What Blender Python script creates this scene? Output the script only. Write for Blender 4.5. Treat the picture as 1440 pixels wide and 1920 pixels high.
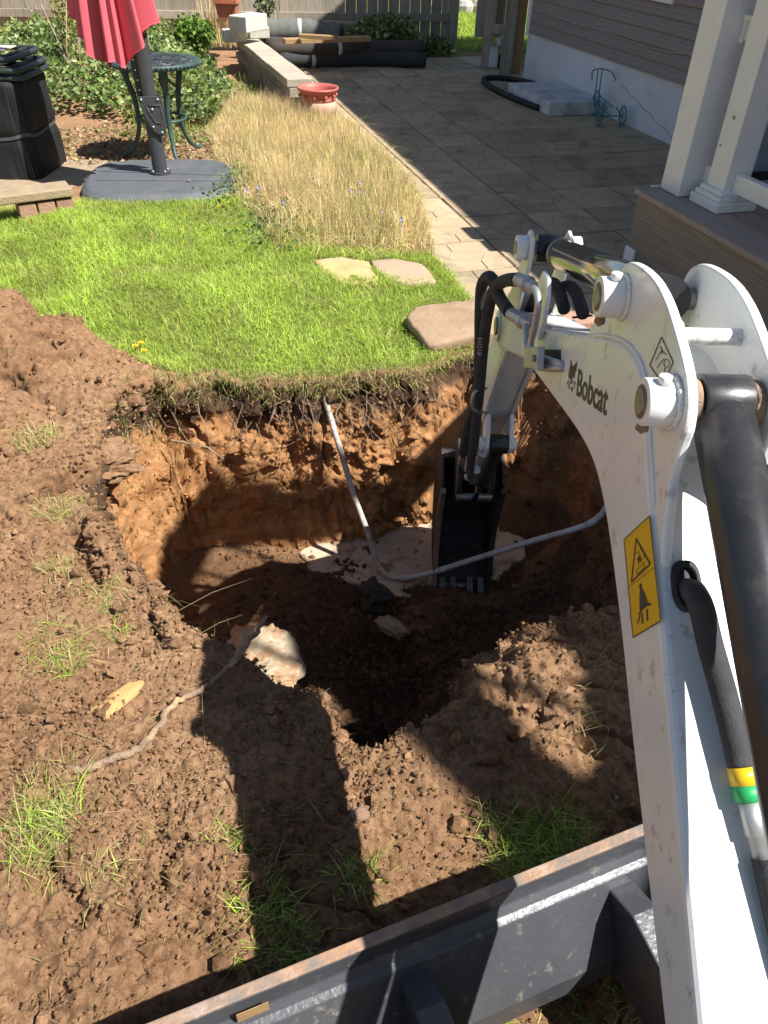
import bpy, bmesh, math, random
import numpy as np
from mathutils import Vector, Matrix

for o in list(bpy.data.objects): bpy.data.objects.remove(o)
SC = bpy.context.scene
COL = SC.collection
random.seed(7); RNG = np.random.default_rng(7)

# ------------------------------------------------------------------ camera
CAMH, PITCH, ROLL, FPX = 1.7, math.radians(38.7), math.radians(1.8), 1442.0   # focal length in pixels of a 1440 x 1920 picture
_fw = np.array([0, math.cos(PITCH), -math.sin(PITCH)]); _up = np.array([0, math.sin(PITCH), math.cos(PITCH)]); _ri = np.array([1.0, 0, 0])
CR = math.cos(ROLL)*_ri + math.sin(ROLL)*_up
CU = -math.sin(ROLL)*_ri + math.cos(ROLL)*_up
CD = _fw; CC = np.array([0, 0, CAMH])
cam = bpy.data.cameras.new('camera'); camo = bpy.data.objects.new('camera', cam); COL.objects.link(camo)
cam.sensor_fit = 'VERTICAL'; cam.sensor_height = 36.0; cam.lens = 36.0*FPX/1920.0
cam.clip_start = 0.02; cam.clip_end = 800
camo.matrix_world = Matrix(((CR[0], CU[0], -CD[0], CC[0]), (CR[1], CU[1], -CD[1], CC[1]), (CR[2], CU[2], -CD[2], CC[2]), (0, 0, 0, 1)))
SC.camera = camo

# ------------------------------------------------------------------ sky, sun, exposure
SUNV = Vector((0.665, -0.28, 1.0)).normalized()          # towards the sun
world = bpy.data.worlds.new('World'); SC.world = world; world.use_nodes = True
wn = world.node_tree.nodes; wl = world.node_tree.links
sky = wn.new('ShaderNodeTexSky'); sky.sky_type = 'NISHITA'; sky.sun_disc = False
sky.sun_elevation = math.asin(SUNV.z); sky.sun_rotation = math.atan2(SUNV.x, SUNV.y)
sky.air_density = 1.0; sky.dust_density = 0.6
wn['Background'].inputs['Strength'].default_value = 0.060
wl.new(sky.outputs[0], wn['Background'].inputs['Color'])
sun = bpy.data.lights.new('sun', 'SUN'); suno = bpy.data.objects.new('sun', sun); COL.objects.link(suno)
sun.energy = 5.0; sun.angle = math.radians(0.53); sun.color = (1.0, 0.97, 0.925)
suno.rotation_euler = SUNV.to_track_quat('Z', 'Y').to_euler(); suno.location = (6, -3, 9)
vs = SC.view_settings; vs.view_transform = 'Standard'; vs.look = 'None'; vs.gamma = 1.0; vs.exposure = 0.92; vs.use_curve_mapping = False

# ------------------------------------------------------------------ survey helpers (pixel of the 1440 x 1920 photo -> a point on a real plane)
def ray(px, py): return CD + CR*(px-720)/FPX - CU*(py-960)/FPX
def at(px, py, z=0.0):
    d = ray(px, py); t = (z-CC[2])/d[2]; return CC + d*t
def onplane(px, py, p0, n):
    d = ray(px, py); n = np.asarray(n, float); t = np.dot(np.asarray(p0)-CC, n)/np.dot(d, n); return CC + d*t
PHI = math.radians(17)
NH = np.array([math.cos(PHI), math.sin(PHI), 0]); VH = np.array([-math.sin(PHI), math.cos(PHI), 0])
def L(n, v, z=0.0): return NH*n + VH*v + np.array([0, 0, z])      # house-aligned coordinates

# ------------------------------------------------------------------ mesh helpers
def tag(o, label=None, cat=None, group=None, kind=None):
    if label: o['label'] = label
    if cat: o['category'] = cat
    if group: o['group'] = group
    if kind: o['kind'] = kind
    return o
ROOTLOC = {}
def thing(name, label, cat, loc=(0, 0, 0), group=None):
    o = bpy.data.objects.new(name, None); COL.objects.link(o); o.location = loc; o.empty_display_size = .1
    ROOTLOC[o.name] = np.array(loc, float)
    return tag(o, label, cat, group)
def link(name, me, mat, parent=None):
    o = bpy.data.objects.new(name, me); COL.objects.link(o)
    if mat is not None and not me.materials:
        for m in (mat if isinstance(mat, (list, tuple)) else [mat]): me.materials.append(m)
    if parent is not None:
        o.parent = parent
        ROOTLOC[o.name] = ROOTLOC.get(parent.name, np.zeros(3))
    else: ROOTLOC[o.name] = np.zeros(3)
    return o
def npmesh(name, V, F, attrs=None, smooth=False, mats=None, matidx=None):
    V = np.asarray(V, np.float32); F = np.asarray(F, np.int32); k = F.shape[1]
    me = bpy.data.meshes.new(name)
    me.vertices.add(len(V)); me.vertices.foreach_set('co', V.ravel())
    me.loops.add(F.size); me.loops.foreach_set('vertex_index', F.ravel())
    me.polygons.add(len(F)); me.polygons.foreach_set('loop_start', np.arange(0, F.size, k, dtype=np.int32))
    me.polygons.foreach_set('use_smooth', np.full(len(F), smooth, dtype=bool))
    if attrs:
        for an, a in attrs.items():
            a = np.asarray(a, np.float32)
            if a.ndim == 1:
                at_ = me.attributes.new(an, 'FLOAT', 'POINT'); at_.data.foreach_set('value', a)
            else:
                if a.shape[1] == 3: a = np.concatenate([a, np.ones((len(a), 1), np.float32)], 1)
                at_ = me.attributes.new(an, 'FLOAT_COLOR', 'POINT'); at_.data.foreach_set('color', a.ravel())
    me.update(calc_edges=True)
    return me
class MB:
    """collects shapes in world coordinates; build() links them as one mesh object relative to the parent's base"""
    def __init__(s): s.v = []; s.f = []; s.sm = []
    def add(s, V, F, smooth=False):
        b = len(s.v); s.v += [tuple(map(float, p)) for p in V]; s.f += [tuple(b+i for i in f) for f in F]; s.sm += [smooth]*len(F); return s
    def box(s, c, size, X=(1, 0, 0), Y=(0, 1, 0), Z=(0, 0, 1)):
        c = np.asarray(c, float); X, Y, Z = (np.asarray(a, float) for a in (X, Y, Z)); hx, hy, hz = (q/2 for q in size)
        V = [c+X*a*hx+Y*b*hy+Z*d*hz for a in (-1, 1) for b in (-1, 1) for d in (-1, 1)]
        return s.add(V, [(0, 1, 3, 2), (4, 6, 7, 5), (0, 4, 5, 1), (2, 3, 7, 6), (0, 2, 6, 4), (1, 5, 7, 3)])
    def hbox(s, n0, n1, v0, v1, z0, z1): return s.box(L((n0+n1)/2, (v0+v1)/2, (z0+z1)/2), (n1-n0, v1-v0, z1-z0), NH, VH)
    def tube(s, pts, r, k=10, caps=True, smooth=True):
        P = [np.asarray(p, float) for p in pts]; n = len(P); r = r if hasattr(r, '__len__') else [r]*n
        T = []
        for i in range(n):
            t = P[min(i+1, n-1)]-P[max(i-1, 0)]; T.append(t/(np.linalg.norm(t)+1e-12))
        a = np.array([0, 0, 1.0]) if abs(T[0][2]) < .9 else np.array([1.0, 0, 0])
        u = np.cross(T[0], a); u /= np.linalg.norm(u); V = []
        for i in range(n):
            u = u-T[i]*np.dot(u, T[i]); u /= np.linalg.norm(u); w = np.cross(T[i], u)
            for j in range(k):
                q = 2*math.pi*j/k; V.append(P[i]+r[i]*(math.cos(q)*u+math.sin(q)*w))
        F = [(i*k+j, i*k+(j+1) % k, (i+1)*k+(j+1) % k, (i+1)*k+j) for i in range(n-1) for j in range(k)]
        s.add(V, F, smooth)
        if caps:
            b = len(s.v)-n*k
            s.f += [tuple(b+j for j in reversed(range(k))), tuple(b+(n-1)*k+j for j in range(k))]; s.sm += [False, False]
        return s
    def prism(s, poly, d0, d1, O, A, B, C):
        """polygon in the plane (A,B) through O, extruded along C from d0 to d1"""
        O, A, B, C = (np.asarray(q, float) for q in (O, A, B, C)); n = len(poly)
        V = [O+A*a+B*b+C*d for d in (d0, d1) for a, b in poly]
        F = [tuple(reversed(range(n))), tuple(range(n, 2*n))]+[(i, (i+1) % n, n+(i+1) % n, n+i) for i in range(n)]
        return s.add(V, F)
    def lathe(s, prof, c, k=24, axis=(0, 0, 1), smooth=True, scale=(1, 1)):
        c = np.asarray(c, float); ax = np.asarray(axis, float); ax /= np.linalg.norm(ax)
        a = np.array([1.0, 0, 0]) if abs(ax[0]) < .9 else np.array([0, 1.0, 0])
        u = np.cross(ax, np.cross(a, ax)); u /= np.linalg.norm(u); w = np.cross(ax, u); n = len(prof)
        V = [c+ax*z+r*(scale[0]*math.cos(2*math.pi*j/k)*u+scale[1]*math.sin(2*math.pi*j/k)*w) for r, z in prof for j in range(k)]
        F = [(i*k+j, i*k+(j+1) % k, (i+1)*k+(j+1) % k, (i+1)*k+j) for i in range(n-1) for j in range(k)]
        s.add(V, F, smooth); b = len(s.v)-n*k
        if prof[0][0] > 1e-6: s.f.append(tuple(b+j for j in reversed(range(k)))); s.sm.append(False)
        if prof[-1][0] > 1e-6: s.f.append(tuple(b+(n-1)*k+j for j in range(k))); s.sm.append(False)
        return s
    def build(s, name, mat, parent=None, bevel=0, seg=2, noise=0):
        base = ROOTLOC.get(parent.name, np.zeros(3)) if parent is not None else np.zeros(3)
        me = bpy.data.meshes.new(name); me.from_pydata([tuple(np.array(p)-base) for p in s.v], [], s.f)
        me.polygons.foreach_set('use_smooth', np.array(s.sm, dtype=bool)); me.update()
        bm = bmesh.new(); bm.from_mesh(me); bmesh.ops.recalc_face_normals(bm, faces=bm.faces); bm.to_mesh(me); bm.free()
        o = link(name, me, mat, parent)
        if bevel:
            m = o.modifiers.new('bevel', 'BEVEL'); m.width = bevel; m.segments = seg; m.limit_method = 'ANGLE'; m.angle_limit = math.radians(40); m.harden_normals = False
        return o

# ------------------------------------------------------------------ noise (gradient noise on numpy arrays)
_perm = RNG.permutation(256); _perm = np.concatenate([_perm, _perm])
_grad = RNG.normal(size=(256, 3)); _grad /= np.linalg.norm(_grad, axis=1)[:, None]
def noise3(P):
    P = np.asarray(P, float); I = np.floor(P).astype(int); f = P-I; I &= 255; w = f*f*f*(f*(f*6-15)+10)
    out = 0
    for dx in (0, 1):
        for dy in (0, 1):
            for dz in (0, 1):
                h = _perm[_perm[_perm[(I[:, 0]+dx) & 255]+((I[:, 1]+dy) & 255)]+((I[:, 2]+dz) & 255)]
                gdot = np.einsum('ij,ij->i', _grad[h], f-np.array([dx, dy, dz]))
                out = out+gdot*(w[:, 0] if dx else 1-w[:, 0])*(w[:, 1] if dy else 1-w[:, 1])*(w[:, 2] if dz else 1-w[:, 2])
    return out
def fbm(P, scale, octv=3, gain=.5):
    a = 1; o = 0
    for i in range(octv): o = o+a*noise3(P*scale*(2.03**i)+17.3*i); a *= gain
    return o
def smooth01(t): t = np.clip(t, 0, 1); return t*t*(3-2*t)

# ------------------------------------------------------------------ materials
def nodes(name):
    m = bpy.data.materials.new(name); m.use_nodes = True
    return m, m.node_tree.nodes, m.node_tree.links, m.node_tree.nodes['Principled BSDF']
def pm(name, col, col2=None, rough=.6, scale=6, stretch=(1, 1, 1), bump=0.0, bscale=80, metal=0, rand=0.0, var=.25, spec=.5, dirt=None, dscale=3, damt=.5, coat=0, detail=6, dth=(.5, .72)):
    m, N, K, P = nodes(name)
    tc = N.new('ShaderNodeTexCoord'); mp = N.new('ShaderNodeMapping'); mp.inputs['Scale'].default_value = stretch
    K.new(tc.outputs['Object'], mp.inputs[0])
    oi = N.new('ShaderNodeObjectInfo'); addv = N.new('ShaderNodeVectorMath'); addv.operation = 'MULTIPLY_ADD'
    K.new(oi.outputs['Random'], addv.inputs[0]); addv.inputs[1].default_value = (37.1, 21.7, 55.3) if rand else (0, 0, 0); K.new(mp.outputs[0], addv.inputs[2])
    nz = N.new('ShaderNodeTexNoise'); nz.inputs['Scale'].default_value = scale; nz.inputs['Detail'].default_value = detail; nz.inputs['Roughness'].default_value = .6
    K.new(addv.outputs[0], nz.inputs['Vector'])
    rp = N.new('ShaderNodeValToRGB'); rp.color_ramp.elements[0].position = .3; rp.color_ramp.elements[1].position = .7
    c2 = col2 if col2 else tuple(c*(1-var) for c in col)
    rp.color_ramp.elements[0].color = (*c2, 1); rp.color_ramp.elements[1].color = (*col, 1)
    K.new(nz.outputs[0], rp.inputs[0]); out = rp.outputs[0]
    if dirt:
        dn = N.new('ShaderNodeTexNoise'); dn.inputs['Scale'].default_value = dscale; dn.inputs['Detail'].default_value = 9; dn.inputs['Roughness'].default_value = .7; K.new(addv.outputs[0], dn.inputs['Vector'])
        dr = N.new('ShaderNodeValToRGB'); dr.color_ramp.elements[0].position = dth[0]; dr.color_ramp.elements[1].position = dth[1]
        dr.color_ramp.elements[0].color = (0, 0, 0, 1); dr.color_ramp.elements[1].color = (damt, damt, damt, 1); K.new(dn.outputs[0], dr.inputs[0])
        mx = N.new('ShaderNodeMix'); mx.data_type = 'RGBA'; K.new(dr.outputs[0], mx.inputs[0]); K.new(out, mx.inputs[6]); mx.inputs[7].default_value = (*dirt, 1); out = mx.outputs[2]
    if rand:
        hs = N.new('ShaderNodeHueSaturation'); mr = N.new('ShaderNodeMapRange'); mr.inputs[3].default_value = 1-rand; mr.inputs[4].default_value = 1+rand
        K.new(oi.outputs['Random'], mr.inputs[0]); K.new(mr.outputs[0], hs.inputs['Value']); K.new(out, hs.inputs['Color']); out = hs.outputs[0]
    K.new(out, P.inputs['Base Color'])
    P.inputs['Roughness'].default_value = rough; P.inputs['Metallic'].default_value = metal; P.inputs['Specular IOR Level'].default_value = spec
    if coat: P.inputs['Coat Weight'].default_value = coat; P.inputs['Coat Roughness'].default_value = .15
    if bump:
        bn = N.new('ShaderNodeTexNoise'); bn.inputs['Scale'].default_value = bscale; bn.inputs['Detail'].default_value = 5; K.new(addv.outputs[0], bn.inputs['Vector'])
        bp = N.new('ShaderNodeBump'); bp.inputs['Strength'].default_value = bump; bp.inputs['Distance'].default_value = .01; K.new(bn.outputs[0], bp.inputs['Height']); K.new(bp.outputs[0], P.inputs['Normal'])
    return m
def leafmat(name, rough=.55, trans=.35):
    m, N, K, P = nodes(name)
    a = N.new('ShaderNodeAttribute'); a.attribute_name = 'col'
    K.new(a.outputs['Color'], P.inputs['Base Color']); P.inputs['Roughness'].default_value = rough; P.inputs['Specular IOR Level'].default_value = .3
    t = N.new('ShaderNodeBsdfTranslucent'); K.new(a.outputs['Color'], t.inputs['Color'])
    mx = N.new('ShaderNodeMixShader'); mx.inputs[0].default_value = trans; K.new(P.outputs[0], mx.inputs[1]); K.new(t.outputs[0], mx.inputs[2])
    K.new(mx.outputs[0], N['Material Output'].inputs['Surface'])
    return m

M = {}
M['white'] = pm('white_paint', (.80, .80, .78), (.72, .72, .69), rough=.34, scale=5, dirt=(.30, .22, .15), dscale=30, damt=.6, coat=.2, detail=10, dth=(.57, .67))
def grime(m):
    N, K = m.node_tree.nodes, m.node_tree.links; P = N['Principled BSDF']; src = P.inputs['Base Color'].links[0].from_socket; tc = [n for n in N if n.type == 'TEX_COORD'][0]
    mp = N.new('ShaderNodeMapping'); mp.inputs['Scale'].default_value = (60, 60, 7); mp.inputs['Rotation'].default_value = (.5, .2, 0); K.new(tc.outputs['Object'], mp.inputs[0])
    n1 = N.new('ShaderNodeTexNoise'); n1.inputs['Scale'].default_value = 1.0; n1.inputs['Detail'].default_value = 3; K.new(mp.outputs[0], n1.inputs['Vector'])
    n2 = N.new('ShaderNodeTexNoise'); n2.inputs['Scale'].default_value = 3.5; n2.inputs['Detail'].default_value = 4; K.new(tc.outputs['Object'], n2.inputs['Vector'])
    r1 = N.new('ShaderNodeMapRange'); r1.inputs[1].default_value = .66; r1.inputs[2].default_value = .74; K.new(n1.outputs[0], r1.inputs[0])
    r2 = N.new('ShaderNodeMapRange'); r2.inputs[1].default_value = .48; r2.inputs[2].default_value = .62; K.new(n2.outputs[0], r2.inputs[0])
    mu = N.new('ShaderNodeMath'); mu.operation = 'MULTIPLY'; K.new(r1.outputs[0], mu.inputs[0]); K.new(r2.outputs[0], mu.inputs[1])
    sc = N.new('ShaderNodeMath'); sc.operation = 'MULTIPLY'; sc.inputs[1].default_value = .55; K.new(mu.outputs[0], sc.inputs[0])
    mx = N.new('ShaderNodeMix'); mx.data_type = 'RGBA'; K.new(sc.outputs[0], mx.inputs[0]); K.new(src, mx.inputs[6]); mx.inputs[7].default_value = (.20, .18, .16, 1); K.new(mx.outputs[2], P.inputs['Base Color'])
grime(M['white'])
M['white_clean'] = pm('white_vinyl', (.78, .78, .76), (.74, .74, .73), rough=.38, scale=4, dirt=(.5, .48, .44), dscale=5, damt=.3)
M['black_paint'] = pm('black_paint', (.018, .018, .02), (.03, .03, .032), rough=.34, scale=8, dirt=(.16, .13, .1), dscale=14, damt=.3, bump=.05, bscale=50)
M['blade_paint'] = pm('worn_black_paint', (.052, .055, .062), (.08, .083, .09), rough=.36, scale=7, dirt=(.30, .26, .20), dscale=34, damt=.5, dth=(.58, .68), bump=.15, bscale=90)
M['bucket'] = pm('muddy_black_bucket', (.022, .021, .021), (.05, .036, .026), rough=.7, scale=9, dirt=(.20, .12, .07), dscale=9, damt=.7, bump=.3, bscale=60)
M['rust'] = pm('rusty_edge', (.40, .21, .10), (.16, .15, .14), rough=.75, scale=24, dirt=(.34, .34, .34), dscale=12, damt=.8, bump=.3, bscale=120)
M['rubber'] = pm('black_rubber', (.012, .012, .013), (.02, .02, .022), rough=.6, scale=30, bump=.2, bscale=300)
M['sleeve'] = pm('black_hose_sleeve', (.03, .03, .032), (.045, .045, .047), rough=.85, scale=40, bump=.3, bscale=500, dirt=(.2, .17, .14), dscale=12, damt=.25)
M['chrome'] = pm('polished_steel', (.62, .60, .56), (.5, .48, .45), rough=.12, metal=1, scale=2, dirt=(.1, .09, .08), dscale=6, damt=.4)
M['zinc'] = pm('zinc_plated_steel', (.55, .55, .55), (.42, .42, .42), rough=.5, metal=.7, scale=25)
M['steel'] = pm('bare_steel', (.36, .35, .33), (.22, .2, .18), rough=.45, metal=.8, scale=30)
M['yellow'] = pm('yellow_sticker', (.80, .50, .015), (.74, .45, .012), rough=.35, scale=3)
M['ink'] = pm('black_print', (.035, .03, .022), (.05, .045, .035), rough=.5, scale=4)
M['green_tape'] = pm('green_tape', (.02, .42, .12), (.02, .35, .1), rough=.5, scale=8)
M['siding'] = pm('taupe_vinyl_siding', (.27, .228, .208), (.25, .212, .193), rough=.5, scale=2, bump=.06, bscale=25, rand=.04)
M['foundation'] = pm('painted_foundation', (.70, .715, .74), (.62, .635, .66), rough=.85, scale=4, bump=.35, bscale=35, dirt=(.45, .45, .44), dscale=2.5, damt=.5)
M['stoop'] = pm('painted_concrete', (.66, .67, .67), (.52, .52, .50), rough=.85, scale=9, bump=.35, bscale=60, dirt=(.16, .13, .09), dscale=4, damt=.8)
M['fence'] = pm('weathered_wood', (.42, .36, .28), (.26, .22, .17), rough=.85, scale=5, stretch=(9, 9, .8), bump=.4, bscale=30, rand=.18, dirt=(.13, .12, .10), dscale=1.5, damt=.5)
M['lumber'] = pm('sawn_lumber', (.40, .26, .12), (.30, .18, .08), rough=.75, scale=6, stretch=(1, 10, 10), bump=.2, bscale=40, rand=.1)
M['paver'] = pm('stamped_paver', (.46, .35, .215), (.36, .28, .185), rough=.85, scale=4, bump=.35, bscale=70, rand=.15, dirt=(.11, .085, .06), dscale=2.3, damt=.8)
M['patio_bed'] = pm('joint_sand', (.10, .085, .065), (.06, .05, .04), rough=.95, scale=20, bump=.4)
M['block'] = pm('retaining_block', (.36, .30, .24), (.24, .195, .15), rough=.9, scale=9, bump=.6, bscale=60, rand=.15, dirt=(.10, .09, .07), dscale=3, damt=.5)
M['coping'] = pm('coping_block', (.46, .40, .31), (.36, .31, .235), rough=.9, scale=9, bump=.5, bscale=70, rand=.1)
M['pale_stone'] = pm('pale_block', (.60, .57, .50), (.48, .45, .39), rough=.9, scale=9, bump=.4, bscale=60)
M['terracotta'] = pm('terracotta', (.52, .17, .085), (.42, .13, .07), rough=.7, scale=8, dirt=(.45, .34, .26), dscale=4, damt=.4)
M['redpot'] = pm('red_plastic_pot', (.50, .13, .10), (.44, .11, .085), rough=.5, scale=6, dirt=(.42, .33, .25), dscale=5, damt=.6)
M['redpot_dusty'] = pm('dusty_red_pot', (.46, .25, .17), (.45, .34, .25), rough=.7, scale=7)
M['carpet_dark'] = pm('dark_rolled_carpet', (.03, .036, .036), (.05, .055, .055), rough=.95, scale=30, bump=.5, bscale=200)
M['carpet_brown'] = pm('brown_rolled_carpet', (.075, .06, .05), (.05, .042, .036), rough=.95, scale=30, bump=.5, bscale=200)
M['carpet_grey'] = pm('grey_rolled_mat', (.16, .16, .14), (.11, .11, .10), rough=.95, scale=20, bump=.5, bscale=200)
M['tape_white'] = pm('white_label_tape', (.6, .62, .64), rough=.5)
M['ironwork'] = pm('green_black_cast_iron', (.025, .055, .048), (.05, .10, .09), rough=.5, scale=20, bump=.2, bscale=120)
M['iron_dark'] = pm('dark_cast_top', (.018, .02, .022), (.03, .034, .036), rough=.5, scale=20)
M['umb_metal'] = pm('charcoal_powder_coat', (.045, .048, .052), (.055, .058, .062), rough=.5, scale=20, bump=.1, bscale=200)
M['umb_base'] = pm('charcoal_plastic', (.085, .092, .10), (.105, .11, .12), rough=.6, scale=5, bump=.15, bscale=150, dirt=(.22, .21, .19), dscale=4, damt=.4)
M['fabric_red'] = pm('faded_red_canvas', (.66, .125, .155), (.58, .095, .125), rough=.85, scale=4, bump=.1, bscale=300)
M['cover'] = pm('black_cover_fabric', (.013, .013, .014), (.02, .02, .021), rough=.72, scale=6, bump=.5, bscale=14, spec=.3)
M['cover_strap'] = pm('grey_webbing', (.085, .085, .09), rough=.8)
M['chair_metal'] = pm('dark_green_tube', (.022, .032, .033), (.03, .042, .043), rough=.38, scale=10)
M['mesh_seat'] = pm('beige_mesh_fabric', (.62, .50, .42), (.54, .43, .36), rough=.9, scale=60)
M['brick'] = pm('pink_brick', (.40, .24, .165), (.31, .18, .12), rough=.9, scale=12, bump=.5, bscale=70, rand=.12)
M['slab'] = pm('tan_concrete_slab', (.38, .285, .18), (.26, .19, .12), rough=.9, scale=14, bump=.5, bscale=60)
M['flag_yellow'] = pm('yellow_flagstone', (.52, .39, .19), (.45, .29, .11), rough=.85, scale=5, bump=.4, bscale=30, dirt=(.50, .44, .34), dscale=3, damt=.5)
M['flag_pink'] = pm('pink_flagstone', (.43, .315, .215), (.36, .255, .165), rough=.85, scale=5, bump=.35, bscale=30)
M['flag_brown'] = pm('brown_flagstone', (.38, .265, .165), (.27, .18, .11), rough=.9, scale=7, bump=.7, bscale=22)
M['teal'] = pm('teal_wire', (.03, .24, .27), (.05, .20, .22), rough=.5, scale=30, dirt=(.10, .07, .04), dscale=18, damt=.5)
M['deckboard'] = pm('composite_deck', (.35, .28, .235), (.29, .23, .19), rough=.7, scale=4, stretch=(14, .8, 1), bump=.2, bscale=40, rand=.06)
M['fascia'] = pm('composite_fascia', (.29, .235, .185), (.17, .135, .105), rough=.7, scale=3.5, stretch=(1, 1.2, 26), bump=.15, bscale=20)
M['glass'] = pm('window_glass', (.30, .38, .48), rough=.06, spec=.8)
M['roof'] = pm('asphalt_shingle', (.10, .09, .085), (.06, .055, .05), rough=.95, scale=30, bump=.4)
M['pvc'] = pm('dirty_white_conduit', (.60, .57, .52), (.42, .36, .29), rough=.65, scale=14, dirt=(.10, .065, .042), dscale=16, damt=1.0, bump=.4, bscale=90, detail=9)
M['pvc_clean'] = pm('grey_white_conduit', (.58, .58, .56), (.46, .45, .43), rough=.5, scale=9, dirt=(.20, .14, .10), dscale=13, damt=.8)
M['wood_root'] = pm('bark_root', (.30, .20, .13), (.20, .13, .085), rough=.9, scale=20, bump=1.0, bscale=70, dirt=(.58, .40, .20), dscale=11, damt=.9)
M['root_fine'] = pm('pale_root', (.36, .26, .17), (.22, .15, .10), rough=.9, scale=20)
M['twig'] = pm('twig_bark', (.50, .36, .27), (.38, .25, .18), rough=.85, scale=20)
M['clay_stone'] = pm('yellow_clay_lump', (.52, .32, .12), (.46, .26, .10), rough=.95, scale=10, bump=.6, bscale=40)
M['chalk'] = pm('chalky_rock', (.46, .385, .27), (.34, .25, .155), rough=.95, scale=16, bump=1.0, bscale=45, dirt=(.33, .195, .105), dscale=9, damt=1.0, dth=(.47, .56), detail=9)
M['pale_slab'] = pm('muddy_concrete', (.55, .44, .32), (.42, .32, .22), rough=.9, scale=5, bump=.5, bscale=40, dirt=(.20, .11, .06), dscale=7, damt=.9, dth=(.52, .62))
M['clay_rubble'] = pm('dull_rubble', (.30, .225, .155), (.17, .11, .07), rough=.95, scale=14, bump=.6, bscale=40)
M['block_dark'] = pm('dirty_brick', (.055, .045, .04), (.03, .024, .02), rough=.9, scale=10, bump=.5)
M['crumb'] = pm('soil_crumb', (.285, .18, .115), (.20, .125, .08), rough=.95, scale=9, bump=.5, bscale=150)
M['leaf'] = leafmat('leaf'); M['straw'] = leafmat('straw', .8, .2)
M['dirt_dark'] = pm('dark_soil', (.085, .055, .035), (.05, .034, .022), rough=.95, scale=15, bump=.6)
M['greenpaint_plastic'] = pm('white_plastic_box', (.7, .72, .74), rough=.5)
M['cable'] = pm('grey_cable', (.42, .38, .36), rough=.6)
M['stone_far'] = pm('pale_edging_stone', (.55, .52, .47), (.42, .40, .36), rough=.9, scale=8, bump=.4)

# ================================================================== GROUND
def seg_dist(X, Y, poly, closed=True):
    d = np.full(X.shape, 1e9); n = len(poly)
    for i in range(n if closed else n-1):
        ax, ay = poly[i]; bx, by = poly[(i+1) % n]; ex, ey = bx-ax, by-ay
        t = np.clip(((X-ax)*ex+(Y-ay)*ey)/(ex*ex+ey*ey+1e-12), 0, 1)
        d = np.minimum(d, (X-ax-t*ex)**2+(Y-ay-t*ey)**2)
    return np.sqrt(d)
def inside(X, Y, poly):
    c = np.zeros(X.shape, bool); n = len(poly); j = n-1
    for i in range(n):
        xi, yi = poly[i]; xj, yj = poly[j]
        c ^= ((yi > Y) != (yj > Y)) & (X < (xj-xi)*(Y-yi)/(yj-yi+1e-12)+xi); j = i
    return c
def sdf(X, Y, poly):
    d = seg_dist(X, Y, poly); return np.where(inside(X, Y, poly), -d, d)
def shepard(X, Y, pts, p=2.0, eps=.012):
    num = np.zeros(X.shape); den = np.zeros(X.shape)
    for x, y, z in pts:
        w = 1.0/((X-x)**2+(Y-y)**2+eps)**p; num += w*z; den += w
    return num/den
RIM = [(-1.00, 2.86), (-.84, 2.93), (-.6, 2.97), (-.3, 3.03), (0, 3.10), (.2, 3.20), (.38, 3.36), (.7, 3.45), (1.0, 3.38), (1.22, 3.0), (1.30, 2.5), (1.25, 2.0), (1.05, 1.62),
       (.74, 1.46), (.5, 1.44), (.34, 1.36), (.22, 1.22), (.10, 1.13), (-.02, 1.10), (-.13, 1.17), (-.20, 1.29), (-.36, 1.36), (-.49, 1.44), (-.66, 1.60), (-.85, 1.83), (-1.02, 2.1), (-1.10, 2.38), (-1.10, 2.66)]
Z_IN = [(-.35, 2.9, -.90), (.3, 2.95, -.90), (.7, 2.95, -.90), (0, 2.65, -.90), (.5, 2.65, -.90), (-.75, 2.7, -.82), (-.8, 2.35, -.78), (-.5, 2.45, -.80), (-.25, 2.35, -.82), (-.5, 2.0, -.74), (-.25, 2.0, -.74),
        (0, 2.15, -.84), (.05, 1.85, -.74), (0, 1.6, -.64), (-.2, 1.6, -.60), (0, 1.38, -.52), (-.3, 1.62, -.50), (.25, 1.6, -.52), (.4, 1.9, -.58), (.7, 2.35, -.66), (1.05, 2.35, -.34), (.7, 1.9, -.34), (.95, 1.85, -.14), (.5, 1.62, -.16), (1.1, 2.9, -.62), (.95, 2.7, -.62),
        (.3, 2.35, -.74), (.62, 1.55, .0), (.2, 1.38, -.38), (-.6, 1.85, -.60), (.85, 3.1, -.80)]
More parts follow.
